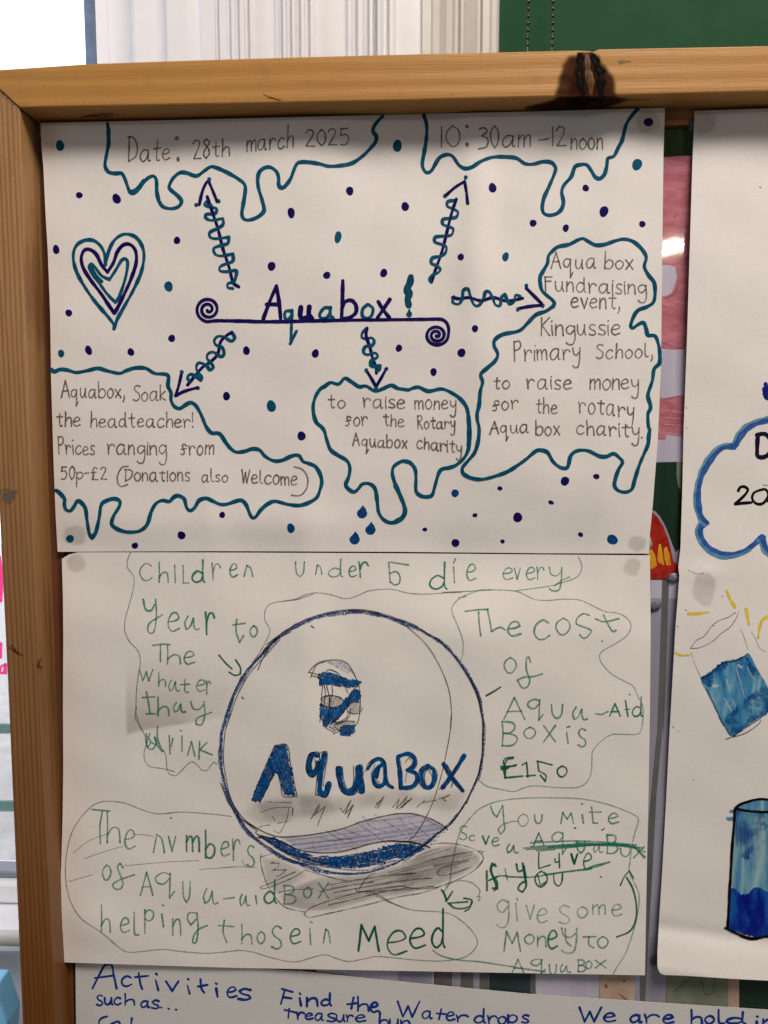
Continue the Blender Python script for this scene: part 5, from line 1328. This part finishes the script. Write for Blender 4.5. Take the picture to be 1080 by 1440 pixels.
a = photo_sheet("pink_photo_print", "glossy photo print of pink fabric, between the drip poster and the cloud poster", [(900, 222.5), (1010, 217), (1002, 648), (896, 652)], m_pinkp)
patch(a, SP, "H1|180,1400 220,1395 260,1400 300,1415 H2|300,0 312,60 295,120 270,190 230,215 180,222; H2|180,660 270,672 380,668 375,1055 280,1065 200,1080 170,1078; H3|140,230 215,230 225,190 365,205 365,425 125,425", m_lil)
dd = pencil_mat("print_fold_shadow", srgb(120, 80, 96), 0.3, 0.7, 0.6, 300, 0.1)
i = Ink(SP, a, 0.0002)
for tx in "H2|190,240 260,215 300,180 330,120; H2|185,600 240,630 300,650 380,662; H1|280,1000 320,965; H2|180,1095 280,1075 370,1050".split(";"):
    i.draw(tx, 1.5, taper=0.6); i.build("printed_fold", dd)
i = Ink(SP, a, 0.00022); plm = pencil_mat("print_light_line", srgb(225, 190, 200), 0.3, 0.6, 0.8, 500, 0.2)
for tx in "H2|180,1180 280,1190 370,1200; H2|200,1240 370,1260; H2|200,1300 360,1310; H2|290,270 370,272; H3|160,130 170,170 190,185; H3|185,170 360,190".split(";"):
    i.draw(tx, 0.9); i.build("printed_highlight", plm)
SPb = Surf(-0.0014)
bb_ = photo_sheet("flame_photo_print", "glossy dark green photo print with a red and yellow flame shape beside the drip poster", [(890, 651), (1000, 648), (998, 814.5), (888, 815)], m_grn, surf=SPb)
patch(bb_, SPb, "H3|310,415 352,412 345,662 322,620 308,540", m_gg)
patch(bb_, SPb, "H3|60,880 90,838 105,825 130,835 170,880 215,960 250,1050 275,1120 300,1180 330,1150 325,1270 300,1290 275,1260 240,1110 200,1000 150,900 110,850 85,900", m_lg)
patch(bb_, SPb, "H3|40,1000 88,870 105,840 150,885 200,965 240,1070 265,1180 285,1260 325,1290 330,1350 330,1402 40,1402", m_red)
patch(bb_, SPb, "H3|70,1160 100,1155 125,1200 145,1290 105,1320 60,1310; 150,1200 160,1110 175,1110 190,1190 205,1290 160,1270 145,1240; 200,1150 225,1130 250,1200 262,1290 225,1290 205,1230", m_yl)
SPc = Surf(-0.0010)
cc = photo_sheet("column_photo_print", "lilac grey photo print with a dark vertical stripe, right of the circle poster", [(880, 813.5), (990, 813), (980, 1430), (872, 1430)], m_lg, surf=SPc)
patch(cc, SPc, "H4|190,75 245,75 200,1440 H5|195,100 140,700 100,1440 H6|85,500 40,1300 0,1300 -10,500 H5|45,1440 75,900 140,200 H4|142,1440", m_gry)
patch(cc, SPc, "H4|250,85 330,85 322,250 240,250; 90,85 185,85 180,250 88,250", m_lil)
SPd = Surf(-0.0008)
ee = photo_sheet("strip_photo_print", "pale photo print strip with grey columns, showing just above the activities poster", [(420, 1350), (875, 1352), (875, 1450), (420, 1440)], m_lil, 20, 6, SPd)
patch(ee, SPd, "I2|540,0 610,0 680,0 690,300 540,300; I2|770,0 800,0 800,300 770,300; 860,0 880,0 880,300 860,300", m_lg)
patch(ee, SPd, "I2|690,0 768,0 768,300 690,300; 802,0 858,0 858,300 802,300; 882,0 922,0 922,300 882,300", m_gry)
patch(ee, SPd, "I2|923,0 1100,0 1098,300 923,300", m_slate)
patch(ee, SPd, "I3|80,0 100,0 100,300 80,300", m_gry)
patch(ee, SPd, "I2|125,70 195,70 195,84 150,82", m_red)
ff = photo_sheet("spotted_photo_print", "beige photo print with small reddish spots, bottom right between the posters", [(843, 1352), (892, 1353), (892, 1450), (843, 1450)], m_bge, 4, 4, Surf(-0.0013))
patch(ff, Surf(-0.0013), "I3|388,135 400,132 405,145 396,152; 465,118 478,112 480,122 470,126; 484,100 492,102 488,108; 412,115 420,112 420,120; 445,168 480,190 490,202 470,192", flat_mat("reddish_print_spot", srgb(150, 70, 60), 0.3))
gg_ = photo_sheet("drawing_photo_print", "green grey photo print with a dark green right side, just below the cloud poster", [(937, 1352), (1200, 1360), (1200, 1460), (937, 1450)], m_gg, 10, 4, Surf(-0.0015))
sg = Surf(-0.0015)
patch(gg_, sg, "I3|912,60 958,62 958,300 912,300", m_bge); patch(gg_, sg, "I3|958,60 1440,60 1440,300 958,300", m_grn)
i = Ink(sg, gg_, 0.0003); i.draw("I3|680,165 720,135 765,98; 800,120 810,160 830,178 850,160 855,110; 745,100 745,60", 1.4); i.build("printed_line", pencil_mat("print_dark_line", srgb(80, 84, 76), 0.3, 0.6, 0.7, 500, 0.2))

# ================================================================== adhesive putty
m_putty = flat_mat("grey_blue_putty", srgb(92, 96, 112), 0.7, n=0.2, nscale=500)
def putty(px, py, rx, ry, y, label, h=0.0022, rot=0.0, mat=None):
    c = Surf(y).p(px, py); v, f = [], []; n, mm = 18, 6
    sx, sz = rx / 2047, ry / 2047
    ph = U(0, 6)
    v.append((c.x, y - h, c.z))
    for j in range(1, mm + 1):
        th = math.pi / 2 * j / mm
        for i in range(n):
            a = 2 * math.pi * i / n; r = math.sin(th) * (1 + 0.13 * math.sin(2 * a + ph) + 0.09 * math.sin(5 * a + ph) + U(-0.03, 0.03))
            dx, dz = sx * r * math.cos(a), sz * r * math.sin(a)
            v.append((c.x + dx * math.cos(rot) - dz * math.sin(rot), y - h * max(0, math.cos(th)) * (1 + U(-.1, .1)), c.z + dx * math.sin(rot) + dz * math.cos(rot)))
    for i in range(n): f.append((0, 1 + (i + 1) % n, 1 + i))
    for j in range(mm - 1):
        for i in range(n):
            a = 1 + j * n + i; b = 1 + j * n + (i + 1) % n; f.append((a, b, b + n, a + n))
    o = mesh("adhesive_putty", v, f, mat or m_putty, smooth=True)
    setp(o, label, "adhesive putty", "blobs of grey adhesive putty holding the posters")
putty(921.5, 852, 8.5, 7, -0.0012, "ragged dark grey putty blob on the lilac grey print below the flame print", rot=0.7)
putty(947, 812, 9, 6, -0.0016, "crumpled grey putty blob over the bottom corner of the flame print", mat=flat_mat("film_covered_putty", srgb(112, 114, 132), 0.25, n=0.3, nscale=700), rot=0.5)
putty(912, 764, 4.5, 9.5, -0.0017, "pale putty blob peeking from behind the lower right corner of the drip poster", mat=flat_mat("pale_putty", srgb(150, 150, 140), 0.7))
putty(977, 174, 8, 11, -0.0006, "grey putty blob peeking out behind the top left corner of the cloud poster", mat=flat_mat("warm_grey_putty", srgb(96, 92, 88), 0.8))
putty(926, 1350, 11, 10, -0.0014, "dark grey putty blob behind the lower left corner of the cloud poster", mat=flat_mat("dark_grey_putty", srgb(80, 78, 80), 0.8))
bpy.context.view_layer.update()
